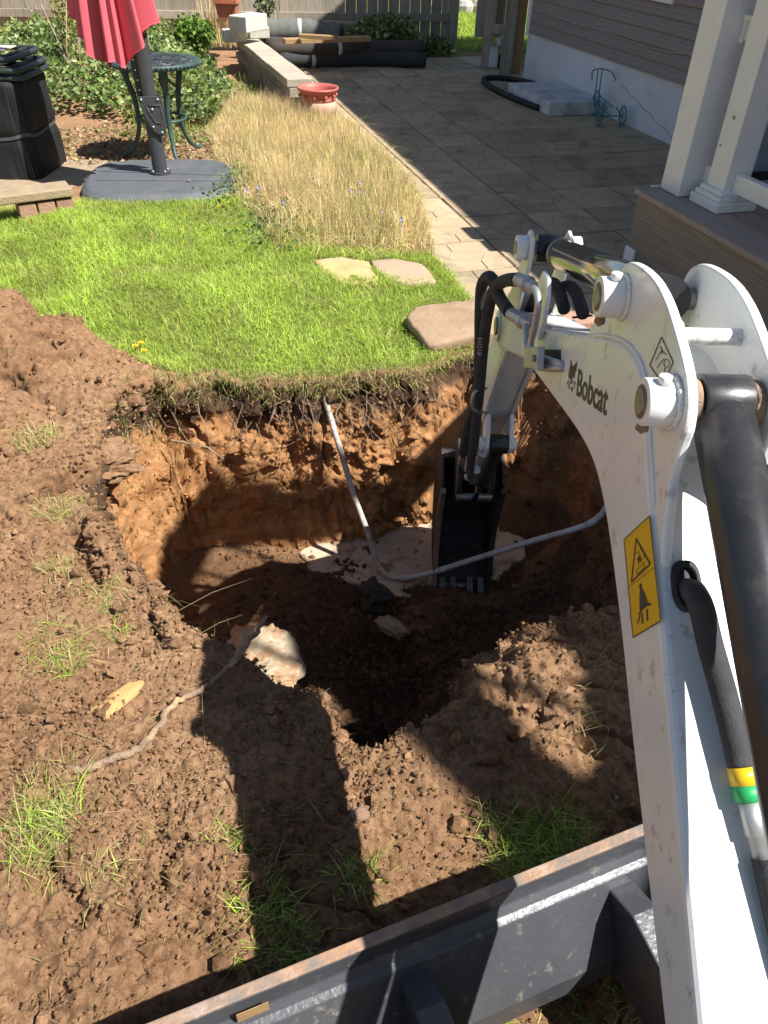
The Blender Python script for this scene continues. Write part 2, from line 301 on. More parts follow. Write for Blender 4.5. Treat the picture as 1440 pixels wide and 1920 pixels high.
Z_OUT = [(-.95, 2.2, .02), (-.8, 1.7, .04), (-.5, 1.25, .04), (-1.28, 2.87, .24), (-1.42, 2.92, .34), (-1.6, 3.0, .44), (-1.85, 3.05, .52), (-2.1, 3.0, .56), (-2.3, 2.7, .54), (-1.75, 2.7, .34), (-1.5, 2.55, .20), (-1.28, 2.5, .11), (-1.10, 2.88, .12), (-.98, 3.0, .04), (-1.35, 3.12, .10), (-1.6, 3.22, .16),
         (-2.25, 3.5, .20), (-1.9, 3.5, .04), (-2.3, 4.0, .0), (-1.6, 3.42, .0), (-1.3, 3.28, .0), (-1.15, 3.2, .0), (-1.0, 3.2, 0), (-1.9, 3.8, 0), (-.6, 3.2, 0), (0, 3.4, 0), (.5, 3.7, 0), (1.4, 3.4, 0), (-1, 4.5, 0), (0, 5, 0), (-3, 5, 0), (3, 5, 0), (-3, 3, .6), (-2.8, 4.3, .05),
         (-1.6, 2.0, .08), (-1.2, 1.8, .05), (-1, 1.4, .07), (-1.4, 1, .1), (-.7, 1.0, .09), (-.45, .8, .10), (-.3, 1.02, .07), (-.1, .95, .05), (0, 1.05, .06), (.15, 1.05, .07), (.3, 1.2, .13), (.44, 1.32, .20), (.58, 1.30, .17), (.75, 1.28, .10), (.6, 1.1, .07), (.55, .9, .02), (.3, .8, .02), (.1, .72, .02), (-.1, .75, .04), (-.2, .55, .05),
         (-.6, .5, .10), (-.9, .5, .1), (1.2, 1.2, .03), (1.6, 2.4, 0), (.5, .4, 0), (0, 0, 0), (-1, 0, 0), (1, 0, 0), (-2, 1, .05), (-2, 0, 0), (2, 1, 0), (0, -2, 0), (-3, -2, 0), (3, -2, 0), (-4, 2, .3)]
WALLW = [(-.6, 2.97, .09), (0, 3.1, .08), (.4, 3.36, .08), (-1.0, 2.6, .09), (-.98, 2.15, .09), (-.75, 1.7, .13), (-.5, 1.45, .18), (-.2, 1.3, .12), (0, 1.1, .14), (.25, 1.2, .13), (.5, 1.4, .26), (.9, 1.5, .40), (1.25, 2.1, .50), (1.3, 2.7, .40), (1, 3.3, .14)]
SOILPOLY = [(-3.6, 3.9), (-2.35, 3.66), (-2.05, 3.5), (-1.75, 3.36), (-1.5, 3.24), (-1.3, 3.14), (-1.12, 3.10), (-1.02, 3.04), (-.9, 2.98), (-.6, 3.02), (0, 3.15), (.2, 3.25), (.38, 3.42), (.6, 3.52), (1.35, 3.5), (1.9, 2.9), (1.9, -1.5), (-3.6, -1.5)]
PATIO_N0, PATIO_V0, PATIO_V1, PATIO_N1 = 1.56, 3.17, 11.35, 4.62
BEDPOLY = [(-.72, 4.62), (.26, 4.62), tuple(L(1.74, 4.95)[:2]), tuple(L(1.88, 5.5)[:2]), tuple(L(1.92, 6.5)[:2]), tuple(L(1.90, 7.75)[:2]), tuple(L(1.6, 8.2)[:2]), (-1.2, 8.6), (-1.95, 8.5), (-1.75, 7.6), (-1.38, 6.4), (-1.12, 5.6), (-.95, 5.2)]
CREV = [(tuple(at(30, 925, .09)[:2]), tuple(at(215, 868, .06)[:2]), .085, .020), (tuple(at(150, 1000, .04)[:2]), tuple(at(172, 1075, .04)[:2]), .11, .030), (tuple(at(5, 640, .35)[:2]), tuple(at(95, 700, .28)[:2]), .06, .022), (tuple(at(285, 1150, .02)[:2]), tuple(at(300, 1215, .02)[:2]), .06, .02), (tuple(at(90, 1610, .09)[:2]), tuple(at(150, 1720, .09)[:2]), .03, .014)]
def height(X, Y):
    P = np.stack([X, Y, np.zeros_like(X)], 1)
    wx = .05*fbm(P, 3.1, 3); wy = .05*fbm(P+5.5, 3.1, 3)
    Xw, Yw = X+wx, Y+wy
    near = (X > -2.0) & (X < 2.2) & (Y > .2) & (Y < 4.4)
    d = np.full(X.shape, 9.0); d[near] = sdf(Xw[near], Yw[near], RIM)
    zo = shepard(X, Y, Z_OUT)
    far = np.clip((np.hypot(X+.3, Y-2)-3.5)/1.0, 0, 1); zo = zo*(1-far)
    zi = zo.copy()
    inn = d < 0.3
    zi[inn] = shepard(X[inn], Y[inn], Z_IN)
    # the clump lying across the floor
    gx, gy = X-.36, Y-2.28; zi += .15*np.exp(-((gx*.97+gy*.2)/.26)**4-((gy-.1*gx)/.10)**2)
    w = np.full(X.shape, .2); w[inn] = shepard(X[inn], Y[inn], WALLW)
    t = smooth01((-d)/np.maximum(w, .02))
    z = zo*(1-t)+zi*t
    for (ax, ay), (bx, by), dep, wd in CREV:
        z = z-dep*np.exp(-(seg_dist(Xw, Yw, [(ax, ay), (bx, by)], False)/wd)**2)
        z = z+dep*.45*np.exp(-(seg_dist(Xw, Yw-.075, [(ax, ay), (bx, by)], False)/.045)**2)
    # ivy bank by the fence
    bank = .26*smooth01((Y-7.2-.35*np.sin(X*1.3))/1.5)*smooth01((-1.35-.30*(Y-7.5)-X)/.6)
    z = z+np.where(Y > 6.5, bank, 0)
    # bedding under the patio lies lower
    n = X*NH[0]+Y*NH[1]; v = X*VH[0]+Y*VH[1]
    pat = (n > PATIO_N0+.03) & (v > PATIO_V0+.05) & (v < PATIO_V1) & (n < 9) & (d > .02)
    z = np.where(pat, -.06, z)
    return z, d
def hgt(x, y): return float(height(np.array([x], float), np.array([y], float))[0][0])
def on_ground(px, py, lift=0.0, tmin=1.0):
    """where the sight line of a photo pixel meets the terrain"""
    d = ray(px, py); d = d/np.linalg.norm(d); ts = np.linspace(tmin, 14, 2600)
    P = CC+ts[:, None]*d; z, _ = height(P[:, 0], P[:, 1]); k = np.argmax(P[:, 2] < z); q = P[k].copy(); q[2] += lift; return q

CX, CY, NT = .05, 2.15, 940
NR_IN = 470
_tt = np.linspace(0, 2*math.pi, 4001); _wt = .55+1.1*np.exp(-(((_tt-math.radians(238)))/math.radians(62))**2)+.25*np.exp(-(((_tt-math.radians(110)))/math.radians(50))**2)
_cd = np.concatenate([[0], np.cumsum((_wt[1:]+_wt[:-1])/2)]); th = np.interp(np.linspace(0, _cd[-1], NT, endpoint=False), _cd, _tt)
rs = np.linspace(.0, 3.0, 900)
TX = CX+np.outer(np.cos(th), rs); TY = CY+np.outer(np.sin(th), rs)
TZ = height(TX.ravel(), TY.ravel())[0].reshape(TX.shape)
seg = np.hypot(np.diff(rs)[None, :], np.diff(TZ, axis=1)); seg = np.where(rs[1:][None, :] > 2.3, seg*.45, seg)
cum = np.concatenate([np.zeros((NT, 1)), np.cumsum(seg, 1)], 1)
cum = cum/cum[:, -1:]
# smooth the arc-length map between neighbouring rays
cum = sum(np.roll(cum, k, 0) for k in range(-6, 7))/13
u = np.linspace(0, 1, NR_IN); RR = np.stack([np.interp(u, cum[i], rs) for i in range(NT)])
outer = np.concatenate([3.0+.05*np.cumsum(1.045**np.arange(90)), [40, 80, 200, 500]])
RR = np.concatenate([RR, np.tile(outer, (NT, 1))], 1); NR = RR.shape[1]
GX = CX+np.cos(th)[:, None]*RR; GY = CY+np.sin(th)[:, None]*RR
GZ, GD = height(GX.ravel(), GY.ravel()); V = np.stack([GX.ravel(), GY.ravel(), GZ], 1)
G3 = V.reshape(NT, NR, 3)
du = np.roll(G3, -1, 0)-np.roll(G3, 1, 0); dv = np.gradient(G3, axis=1)
nrm = np.cross(dv, du).reshape(-1, 3); nrm /= (np.linalg.norm(nrm, axis=1)[:, None]+1e-12); nrm *= np.sign(nrm[:, 2:3]+1e-9)
soild = sdf(V[:, 0]+.05*fbm(V, 6, 2), V[:, 1]+.05*fbm(V+9, 6, 2), SOILPOLY)
soil = smooth01(-soild/.03+.5)
steep = 1-np.clip(nrm[:, 2], 0, 1)
local = np.hypot(V[:, 0], V[:, 1]-2) < 4.2
disp = np.zeros(len(V)); Vl = V[local]
wv = Vl+.05*np.stack([fbm(Vl, 7, 2), fbm(Vl+31, 7, 2), fbm(Vl+57, 7, 2)], 1)
big = fbm(wv, 2.6, 2); mid = fbm(wv, 9, 3, .6); fin = fbm(wv, 30, 2, .75); grn_ = noise3(Vl*70); patch = smooth01(fbm(Vl+71, 1.7, 2)*2.2+.35)
pock = np.clip(noise3(wv*15+3.3)-.30, 0, 1); bil = np.abs(fbm(Vl+13, 17, 2, .6))
amp = soil[local]; st = steep[local]
heap = smooth01((Vl[:, 2]-.12)/.15)*(Vl[:, 0] < -1.0); slot = np.clip(.05-np.abs(noise3(Vl*np.array([3.2, 6.0, 3])+40)), 0, .05)/.05
tn = fbm(wv*np.array([1, 1, .8]), 5, 3, .5)*4.5; fr_ = tn-np.floor(tn); terr = (np.floor(tn)+smooth01((fr_-.5)/.18+.5))/4.5
tco = np.where(Vl[:, 1] > 2.8, Vl[:, 0], Vl[:, 1]); scr = np.abs(np.sin((tco+.12*Vl[:, 2])*math.pi/.062+1.2*noise3(Vl*2.1)))*smooth01(fbm(Vl+5, 1.9, 2)*3+.45)
disp[local] = amp*(.035*big+.024*mid*(.5+.9*patch)*(1-.45*st)+.016*fin*(.5+.9*patch)*(1-.3*st)+.009*grn_+.018*(.22-bil)*patch-.022*pock*patch-.04*slot*(patch > .75)+heap*(.09*noise3(wv*4.5)+.05*noise3(wv*10)))+amp*st*(.085*terr+.020*scr+.014*fbm(Vl*np.array([1, 1, .16]), 20, 2)) + (1-amp)*(.01*mid)
rimfade = 1
V = V+nrm*disp[:, None]
clayw = shepard(V[:, 0], V[:, 1], [(-.6, 2.97, 1), (0, 3.1, 1), (.4, 3.36, 1), (-.95, 2.6, 1), (-.9, 2.15, .95), (-.65, 1.7, .6), (-.45, 1.45, .3), (0, 1.1, .0), (.5, 1.4, .0), (.9, 1.5, .05), (1.25, 2.1, .15), (1.3, 2.7, .2), (1, 3.3, .5), (0, 2.0, .15), (.6, 2.0, .1), (-.5, 2.1, .6), (0, 2.7, .5)])
edge = V[:, 2]+.10*fbm(V, 7, 2)+.05*fbm(V, 25, 1)
clay = clayw*smooth01((-.08-edge)/.07)*(GD < .05)*(.12+.88*smooth01((steep-.22)/.3))
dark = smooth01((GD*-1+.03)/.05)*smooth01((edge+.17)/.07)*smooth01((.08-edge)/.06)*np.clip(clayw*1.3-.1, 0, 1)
npat = V[:, 0]*NH[0]+V[:, 1]*NH[1]; vpat = V[:, 0]*VH[0]+V[:, 1]*VH[1]
LAWNPOLY = [(-3.6, 5.10), (-2.6, 5.20), (-2.2, 5.30), (-1.6, 5.34), (-1.15, 5.5), (-1.0, 5.5), (-.72, 4.7), (.26, 4.64), (.50, 4.15), (.56, 3.7), (.6, 3.5), (.38, 3.40), (.2, 3.24), (0, 3.13), (-.3, 3.06), (-.6, 3.01), (-.9, 2.96), (-1.02, 3.03), (-1.12, 3.09), (-1.3, 3.13), (-1.5, 3.23), (-1.75, 3.35), (-2.05, 3.49), (-2.35, 3.65), (-3.6, 3.9)]
lawn = (1-soil)*smooth01(-sdf(V[:, 0], V[:, 1], LAWNPOLY)/.05+.6)
farlawn = smooth01((V[:, 1]-12.3)/.2)*smooth01((V[:, 0]+6)/.5); lawn = np.maximum(lawn, farlawn)
lawn = np.where(np.hypot(V[:, 0], V[:, 1]) > 16, 1, lawn)
idx = np.arange(NT*NR).reshape(NT, NR); A = idx; Bq = np.roll(idx, -1, 0)
F = np.stack([A[:, :-1], A[:, 1:], Bq[:, 1:], Bq[:, :-1]], -1).reshape(-1, 4)

pit_shade = smooth01(-GD/.25)*smooth01((-.12-V[:, 2])/.15)*(1-clay)  # darkens the loose soil inside the pit, painted in to deepen its shade
tone0 = np.full(len(V), .5)
def ground_material():
    m, N, K, P = nodes('ground')
    def attr(n): a = N.new('ShaderNodeAttribute'); a.attribute_name = n; return a.outputs['Fac']
    tc = N.new('ShaderNodeTexCoord')
    def nz(s, det=6, ro=.6):
        n = N.new('ShaderNodeTexNoise'); n.inputs['Scale'].default_value = s; n.inputs['Detail'].default_value = det; n.inputs['Roughness'].default_value = ro; K.new(tc.outputs['Object'], n.inputs['Vector']); return n.outputs[0]
    def ramp(src, stops):
        r = N.new('ShaderNodeValToRGB'); e = r.color_ramp.elements
        while len(e) < len(stops): e.new(.5)
        for q, (p, c) in zip(e, stops): q.position = p; q.color = (*c, 1)
        K.new(src, r.inputs[0]); return r.outputs[0]
    def mix(f, a, b):
        x = N.new('ShaderNodeMix'); x.data_type = 'RGBA'; K.new(f, x.inputs[0]); K.new(a, x.inputs[6]); K.new(b, x.inputs[7]); return x.outputs[2]
    n1 = nz(2.6, 8, .65); n2 = nz(30, 5)
    soilc = ramp(n1, [(.30, (.19, .093, .043)), (.5, (.36, .20, .102)), (.68, (.50, .305, .17))])
    cr = ramp(nz(48, 4, .7), [(.36, (.15, .08, .041)), (.6, (.53, .32, .18))])
    mm = N.new('ShaderNodeMix'); mm.data_type = 'RGBA'; mm.inputs[0].default_value = .45; K.new(soilc, mm.inputs[6]); K.new(cr, mm.inputs[7]); soilc = mm.outputs[2]
    cm_ = N.new('ShaderNodeMapping'); cm_.inputs['Scale'].default_value = (1.2, 1.2, 7); K.new(tc.outputs['Object'], cm_.inputs[0]); cn_ = N.new('ShaderNodeTexNoise'); cn_.inputs['Scale'].default_value = 3; cn_.inputs['Detail'].default_value = 9; cn_.inputs['Roughness'].default_value = .7; K.new(cm_.outputs[0], cn_.inputs['Vector'])
    clayc = ramp(cn_.outputs[0], [(.25, (.30, .135, .052)), (.5, (.55, .275, .115)), (.75, (.68, .40, .19))])
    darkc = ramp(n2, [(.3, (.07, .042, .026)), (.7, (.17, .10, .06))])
    lawnc = ramp(nz(9, 5), [(.3, (.13, .145, .035)), (.7, (.22, .24, .06))])
    shadec = ramp(n2, [(.3, (.06, .032, .018)), (.7, (.15, .082, .046))]); soilc = mix(attr('pit_shade'), soilc, shadec)  # painted shade colour for soil down in the pit
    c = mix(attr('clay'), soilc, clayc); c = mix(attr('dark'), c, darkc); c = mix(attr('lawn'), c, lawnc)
    hs = N.new('ShaderNodeHueSaturation'); mr = N.new('ShaderNodeMapRange'); mr.inputs[3].default_value = .55; mr.inputs[4].default_value = 1.45; K.new(attr('tone'), mr.inputs[0]); K.new(mr.outputs[0], hs.inputs['Value']); K.new(c, hs.inputs['Color']); c = hs.outputs[0]
    K.new(c, P.inputs['Base Color']); P.inputs['Roughness'].default_value = .95; P.inputs['Specular IOR Level'].default_value = .15
    b1 = N.new('ShaderNodeBump'); b1.inputs['Strength'].default_value = .8; b1.inputs['Distance'].default_value = .010; K.new(nz(95, 7, .78), b1.inputs['Height'])
    b2 = N.new('ShaderNodeBump'); b2.inputs['Strength'].default_value = 1.0; b2.inputs['Distance'].default_value = .007; K.new(nz(260, 4, .7), b2.inputs['Height']); K.new(b1.outputs[0], b2.inputs['Normal'])
    K.new(b2.outputs[0], P.inputs['Normal'])
    return m
gme = npmesh('ground', V, F, dict(clay=clay, dark=dark, lawn=lawn, pit_shade=pit_shade, tone=tone0), smooth=True)
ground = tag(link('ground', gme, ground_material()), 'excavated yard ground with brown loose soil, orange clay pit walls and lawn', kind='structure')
GV, GDD, GN = V, GD, nrm

# loose crumbs of soil lying on the dug earth
_t = (1+5**.5)/2
ICO = np.array([(-1, _t, 0), (1, _t, 0), (-1, -_t, 0), (1, -_t, 0), (0, -1, _t), (0, 1, _t), (0, -1, -_t), (0, 1, -_t), (_t, 0, -1), (_t, 0, 1), (-_t, 0, -1), (-_t, 0, 1)])/1.9
ICF = np.array([(0, 11, 5), (0, 5, 1), (0, 1, 7), (0, 7, 10), (0, 10, 11), (1, 5, 9), (5, 11, 4), (11, 10, 2), (10, 7, 6), (7, 1, 8), (3, 9, 4), (3, 4, 2), (3, 2, 6), (3, 6, 8), (3, 8, 9), (4, 9, 5), (2, 4, 11), (6, 2, 10), (8, 6, 7), (9, 8, 1)])
OCT = np.array([(1, 0, 0), (-1, 0, 0), (0, 1, 0), (0, -1, 0), (0, 0, 1), (0, 0, -1.0)]); OCF = np.array([(0, 2, 4), (2, 1, 4), (1, 3, 4), (3, 0, 4), (2, 0, 5), (1, 2, 5), (3, 1, 5), (0, 3, 5)])
def crumbs(sel, n, rmin, rmax, power, ICO=ICO, ICF=ICF):
    kv = len(ICO)
    cand = np.nonzero(sel)[0]; pw = smooth01(fbm(V[cand], 3.2, 2)*1.8+.5)**1.4+.32; ids = RNG.choice(cand, n, p=pw/pw.sum()); P = V[ids]; N_ = nrm[ids]
    r = rmin+(rmax-rmin)*RNG.random(n)**power
    sc = r[:, None, None]*(1+.35*RNG.normal(size=(n, kv, 1)).clip(-1.2, 1.2))*RNG.uniform(.65, 1.2, size=(n, 1, 3))
    a = RNG.random(n)*6.28; ca, sa = np.cos(a), np.sin(a); I = np.tile(ICO+0.0, (n, 1, 1))*sc
    I = np.stack([I[..., 0]*ca[:, None]-I[..., 1]*sa[:, None], I[..., 0]*sa[:, None]+I[..., 1]*ca[:, None], I[..., 2]], -1)
    j = RNG.normal(size=(n, 3))*.006
    W = (P+N_*(r*.25)[:, None]+j)[:, None, :]+I
    return W.reshape(-1, 3), (ICF[None]+kv*np.arange(n)[:, None, None]).reshape(-1, 3), np.repeat(clay[ids], kv), np.repeat(pit_shade[ids], kv), np.repeat(np.clip(.5+.22*RNG.normal(size=n), 0, 1), kv)
visible = (soil > .9) & (V[:, 1] > .25) & (V[:, 1] < 3.6) & (V[:, 0] > -2.2) & (V[:, 0] < 1.6)
parts = [crumbs(visible & (clay < .5) & (V[:, 1] < 1.45), 52000, .0016, .0068, 1.9, OCT, OCF), crumbs(visible & (clay < .5) & (V[:, 1] >= 1.45), 46000, .002, .0075, 1.9, OCT, OCF), crumbs(visible & (clay < .6), 5200, .006, .020, 3), crumbs(visible & (clay >= .5), 3000, .003, .009, 2, OCT, OCF)]
cv = []; cf = []; ca_ = []; cd_ = []; ct_ = []; off = 0
for a_, b_, c_, d_, t_ in parts: cv.append(a_); cf.append(b_+off); ca_.append(c_); cd_.append(d_); ct_.append(t_); off += len(a_)
cme = npmesh('soil_crumbs', np.concatenate(cv), np.concatenate(cf), dict(clay=np.concatenate(ca_), dark=np.zeros(off), lawn=np.zeros(off), pit_shade=np.concatenate(cd_), tone=np.concatenate(ct_)), smooth=False)
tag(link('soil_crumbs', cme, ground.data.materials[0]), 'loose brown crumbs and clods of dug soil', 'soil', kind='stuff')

bm_ = bmesh.new(); bmesh.ops.create_icosphere(bm_, subdivisions=2, radius=1.0); CLV = np.array([v.co[:] for v in bm_.verts]); CLF = np.array([[v.index for v in f.verts] for f in bm_.faces]); bm_.free()
def clods(n):
    sel_ = np.nonzero(visible & (clay < .4) & (V[:, 2] > -.7))[0]; ids = RNG.choice(sel_, n); kv = len(CLV); r = .005+.020*RNG.random(n)**3.4
    W_ = CLV[None]*(1+.9*np.stack([fbm(CLV+i*3.7, 1.5, 4, .75) for i in range(24)])[RNG.integers(0, 24, n)][:, :, None]); a = RNG.random(n)*6.28; ca, sa = np.cos(a)[:, None], np.sin(a)[:, None]
    W_ = W_*RNG.uniform(.6, 1.25, (n, 1, 3)); W_ = np.stack([W_[..., 0]*ca-W_[..., 1]*sa, W_[..., 0]*sa+W_[..., 1]*ca, W_[..., 2]*.8], -1)*r[:, None, None]
    W_ = W_+(V[ids]-nrm[ids]*(r*.12)[:, None])[:, None, :]
    z0_ = np.zeros(n*kv); me_ = npmesh('soil_clods', W_.reshape(-1, 3), (CLF[None]+kv*np.arange(n)[:, None, None]).reshape(-1, 3), dict(clay=z0_, dark=z0_, lawn=z0_, pit_shade=np.repeat(pit_shade[ids], kv), tone=np.repeat(np.clip(.5+.15*RNG.normal(size=n), 0, 1), kv)), smooth=True)
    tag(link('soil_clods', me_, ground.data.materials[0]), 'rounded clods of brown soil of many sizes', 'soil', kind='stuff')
clods(620)

# ================================================================== PATIO
patio = tag(MB().hbox(PATIO_N0-.01, PATIO_N1-.03, PATIO_V0, PATIO_V1, -.12, -.022).build('patio', M['patio_bed']), 'shaded paver patio beside the house', kind='structure')
PS, GAP = .457, .012
def paver_mesh():
    mb = MB(); h = PS/2-GAP/2; q = .13; a = math.radians(24)
    c = [(q*math.cos(a+math.pi/2*i)*1.15, q*math.sin(a+math.pi/2*i)*.8) for i in range(4)]   # central block
    e = [(h, .25*h), (-.25*h, h), (-h, -.25*h), (.25*h, -h)]
    K4 = [(h, h), (-h, h), (-h, -h), (h, -h)]
    polys = [c]
    for i in range(4): j = (i+1) % 4; polys.append([c[i], e[i], K4[i], e[j], c[j]])
    for pl in polys:
        cx = sum(p[0] for p in pl)/len(pl); cy = sum(p[1] for p in pl)/len(pl)
        top = [(cx+(x-cx)*.955, cy+(y-cy)*.945) for x, y in pl]; n = len(pl)
        Vv = [(cx+(x-cx)*.985, cy+(y-cy)*.98, -.006) for x, y in pl]+[(x, y, 0) for x, y in top]
        mb.add(Vv, [tuple(range(n, 2*n))]+[(i, (i+1) % n, n+(i+1) % n, n+i) for i in range(n)])
    mb.box((0, 0, -.0235), (2*h, 2*h, .036))
    me = bpy.data.meshes.new('paver'); me.from_pydata(mb.v, [], mb.f); me.materials.append(M['paver']); return me
pme = paver_mesh(); deck_n, deck_v = 2.72, 4.03
for i in range(8):
    for j in range(18):
        n = PATIO_N0+PS*(i+.5); v = PATIO_V0+PS*(j+.5)
        if n > 4.62 or (n > deck_n+.25 and v < deck_v-.3): continue
        p = L(n, v, random.uniform(-.002, .002))
        o = bpy.data.objects.new('paver', pme); COL.objects.link(o); o.parent = patio; o.location = p; o.rotation_euler = (random.gauss(0, .003), random.gauss(0, .003), PHI+random.choice((0, math.pi))+random.gauss(0, .003))

# ================================================================== HOUSE (wall line n = 4.6, far corner v = 9.8)
HN, HV0, HV1 = 4.6, -4.0, 9.80
house = thing('house', 'taupe vinyl sided house with pale painted foundation wall', 'house', L(HN, 3))
MB().hbox(HN, HN+7, HV0, HV1, -.3, .475).build('foundation', M['foundation'], house)
MB().hbox(HN+.03, HN+6.9, HV0+.02, HV1-.02, .475, 3.95).build('wall', M['siding'], house)
CH = .1125
sid = MB()
prof = [(0.0, 0), (.026, .004), (.027, .040), (.017, .052), (.016, .070), (.019, .080), (.003, CH), (-.01, CH), (-.01, 0)]
base_sid = None
for k in range(31):
    z = .475+k*CH
    if base_sid is None:
        mb = MB(); mb.prism([(a, b) for a, b in prof], HV0, HV1-.07, L(HN, 0, z), -NH, (0, 0, 1), VH)
        base_sid = mb.build('siding_board', M['siding'], house)
    else:
        o = base_sid.copy(); COL.objects.link(o); o.location.z = k*CH
MB().hbox(HN-.035, HN+.04, HV1-.07, HV1+.012, .44, 3.95).build('corner_board', M['white_clean'], house, .003)
MB().hbox(HN+.05, HN+6.8, HV1-.03, HV1-.005, .48, 3.95).build('end_wall', M['siding'], house)
rf = MB(); rf.prism([(-.30, 3.93), (-.30, 4.05), (3.4, 6.4), (7.2, 4.05), (7.2, 3.93)], HV0-.3, HV1+.3, L(HN, 0, 0), NH, (0, 0, 1), VH); rf.build('roof', M['roof'], house)
for (v0, v1, z0, z1) in [(6.9, 8.1, 1.03, 2.1), (3.4, 4.4, 1.2, 2.4)]:
    w = MB()
    for a in [(v0, v1, z0, z0+.05), (v0, v1, z1-.05, z1), (v0, v0+.05, z0+.05, z1-.05), (v1-.05, v1, z0+.05, z1-.05)]: w.hbox(HN-.05, HN+.01, *a)
    wo = w.build('window', M['white_clean'], house, .003)
    MB().hbox(HN-.028, HN-.018, v0+.05, v1-.05, z0+.05, z1-.05).build('pane', M['glass'], wo)
crk = MB(); pts = [L(HN-.002, 7.55-.1*i, .31-.024*i+.012*math.sin(i*2.3)) for i in range(13)]; crk.tube(pts, .0016, 4)
crk.build('crack', M['block_dark'], house)
cab = [L(HN-.026, v, z) for v, z in [(9.75, .715), (9.4, .71), (8.9, .70), (8.5, .698), (8.08, .705), (7.7, .688), (7.2, .676), (6.8, .69), (6.5, .715), (5.8, .72)]]
co = MB().tube(cab, .0055, 6).build('wall_cable', M['cable']); tag(co, 'thin grey cable sagging along the taupe siding', 'cable')

# concrete stoop slab
sl = MB(); n0, n1, v0, v1 = 3.98, 4.585, 7.76, 8.83
poly = []
random.seed(3)
for a, b in [((n0, v0), (n1, v0)), ((n1, v0), (n1, v1)), ((n1, v1), (n0, v1)), ((n0, v1), (n0, v0))]:
    for t in range(8):
        s = t/8; poly.append((a[0]+(b[0]-a[0])*s+random.uniform(-.008, .008)*(a[0] != n1 or b[0] != n1), a[1]+(b[1]-a[1])*s+random.uniform(-.01, .01)))
sl.prism(poly, .001, .125, (0, 0, 0), NH, VH, (0, 0, 1))
tag(sl.build('stoop_slab', M['stoop'], None, .008), 'low chipped white concrete slab against the foundation wall', 'slab')

# black corrugated hose lying on the patio
hp = [L(3.98, 8.0, .03), L(3.93, 8.4, .03), L(3.90, 8.9, .03), L(3.93, 9.35, .03), L(4.02, 9.62, .03), L(4.18, 9.68, .03), L(4.36, 9.55, .03), L(4.50, 9.25, .03)]
def spline(pts, n=8):
    P = [np.asarray(p, float) for p in pts]; P = [2*P[0]-P[1]]+P+[2*P[-1]-P[-2]]; out = []
    for i in range(1, len(P)-2):
        for k in range(n):
            t = k/n; a, b, c, d = P[i-1:i+3]; out.append(.5*((2*b)+(-a+c)*t+(2*a-5*b+4*c-d)*t*t+(-a+3*b-3*c+d)*t**3))
    out.append(P[-2]); return out
hs = spline(hp, 24); mb = MB().tube(hs, [.032 if i % 2 else .026 for i in range(len(hs))], 8, smooth=False)
tag(mb.build('drain_hose', M['rubber']), 'black corrugated drain hose curled beside the white stoop slab', 'hose')

# teal wire tricycle ornament
tr = thing('tricycle_ornament', 'small teal wire tricycle plant stand by the foundation wall', 'ornament', at(1130, 235))
def P_(px, py, z): return at(px, py, z)
def ring(c, r, ax, wr=.006, k=20):
    ax = np.asarray(ax, float); ax /= np.linalg.norm(ax); u = np.cross(ax, (0, 0, 1)); u /= np.linalg.norm(u); w = np.cross(ax, u)
    pts = [np.asarray(c)+r*(math.cos(2*math.pi*i/k)*u+math.sin(2*math.pi*i/k)*w) for i in range(k+1)]
    return pts
tdir = np.array([.10, -1.0, 0]); tdir /= np.linalg.norm(tdir); tside = np.array([-tdir[1], tdir[0], 0])
T0 = np.array([1.93, 8.68, 0])
def T(a, b, c): return T0+tdir*a+tside*b+np.array([0, 0, c])
for (a, b, r) in [(0, .08, .11), (.46, -.02, .085), (.44, .22, .085)]:
    w = MB().tube(ring(T(a, b, r+.006), r, tside), .0075, 6).build('wheel', M['teal'], tr)
    sp = MB()
    for q in range(4):
        an = q*math.pi/4; sp.tube([T(a+r*math.cos(an), b, r+.006+r*math.sin(an)), T(a-r*math.cos(an), b, r+.006-r*math.sin(an))], .0035, 5)
    sp.build('spokes', M['teal'], w)
for sd in (.06, .10): MB().tube(spline([T(0, sd, .11), T(-.02, sd, .24), T(-.05, sd*1.0, .40)], 6), .006, 6).build('fork', M['teal'], tr)
fr = MB(); fr.tube(spline([T(.12, -.04, .34), T(.03, -.02, .40), T(-.05, .05, .41), T(-.05, .11, .41), T(.03, .17, .40), T(.12, .20, .34)], 6), .006, 6); fr.build('handlebar', M['teal'], tr)
MB().tube(ring(T(.32, .10, .17), .13, (0, 0, 1)), .0055, 6).build('basket_ring', M['teal'], tr)
MB().tube(spline([T(0, .08, .22), T(.12, .09, .19), T(.45, .10, .17)], 6), .006, 6).build('top_bar', M['teal'], tr)
MB().tube([T(.46, -.02, .09), T(.44, .22, .09)], .006, 6).build('axle', M['teal'], tr)
for sd in (.0, .20): MB().tube([T(.45, sd, .09), T(.43, .06+sd*.4, .17)], .0055, 6).build('strut', M['teal'], tr)
MB().tube([T(0, .08, .11), T(.45, .10, .09)], .0055, 6).build('bottom_bar', M['teal'], tr)

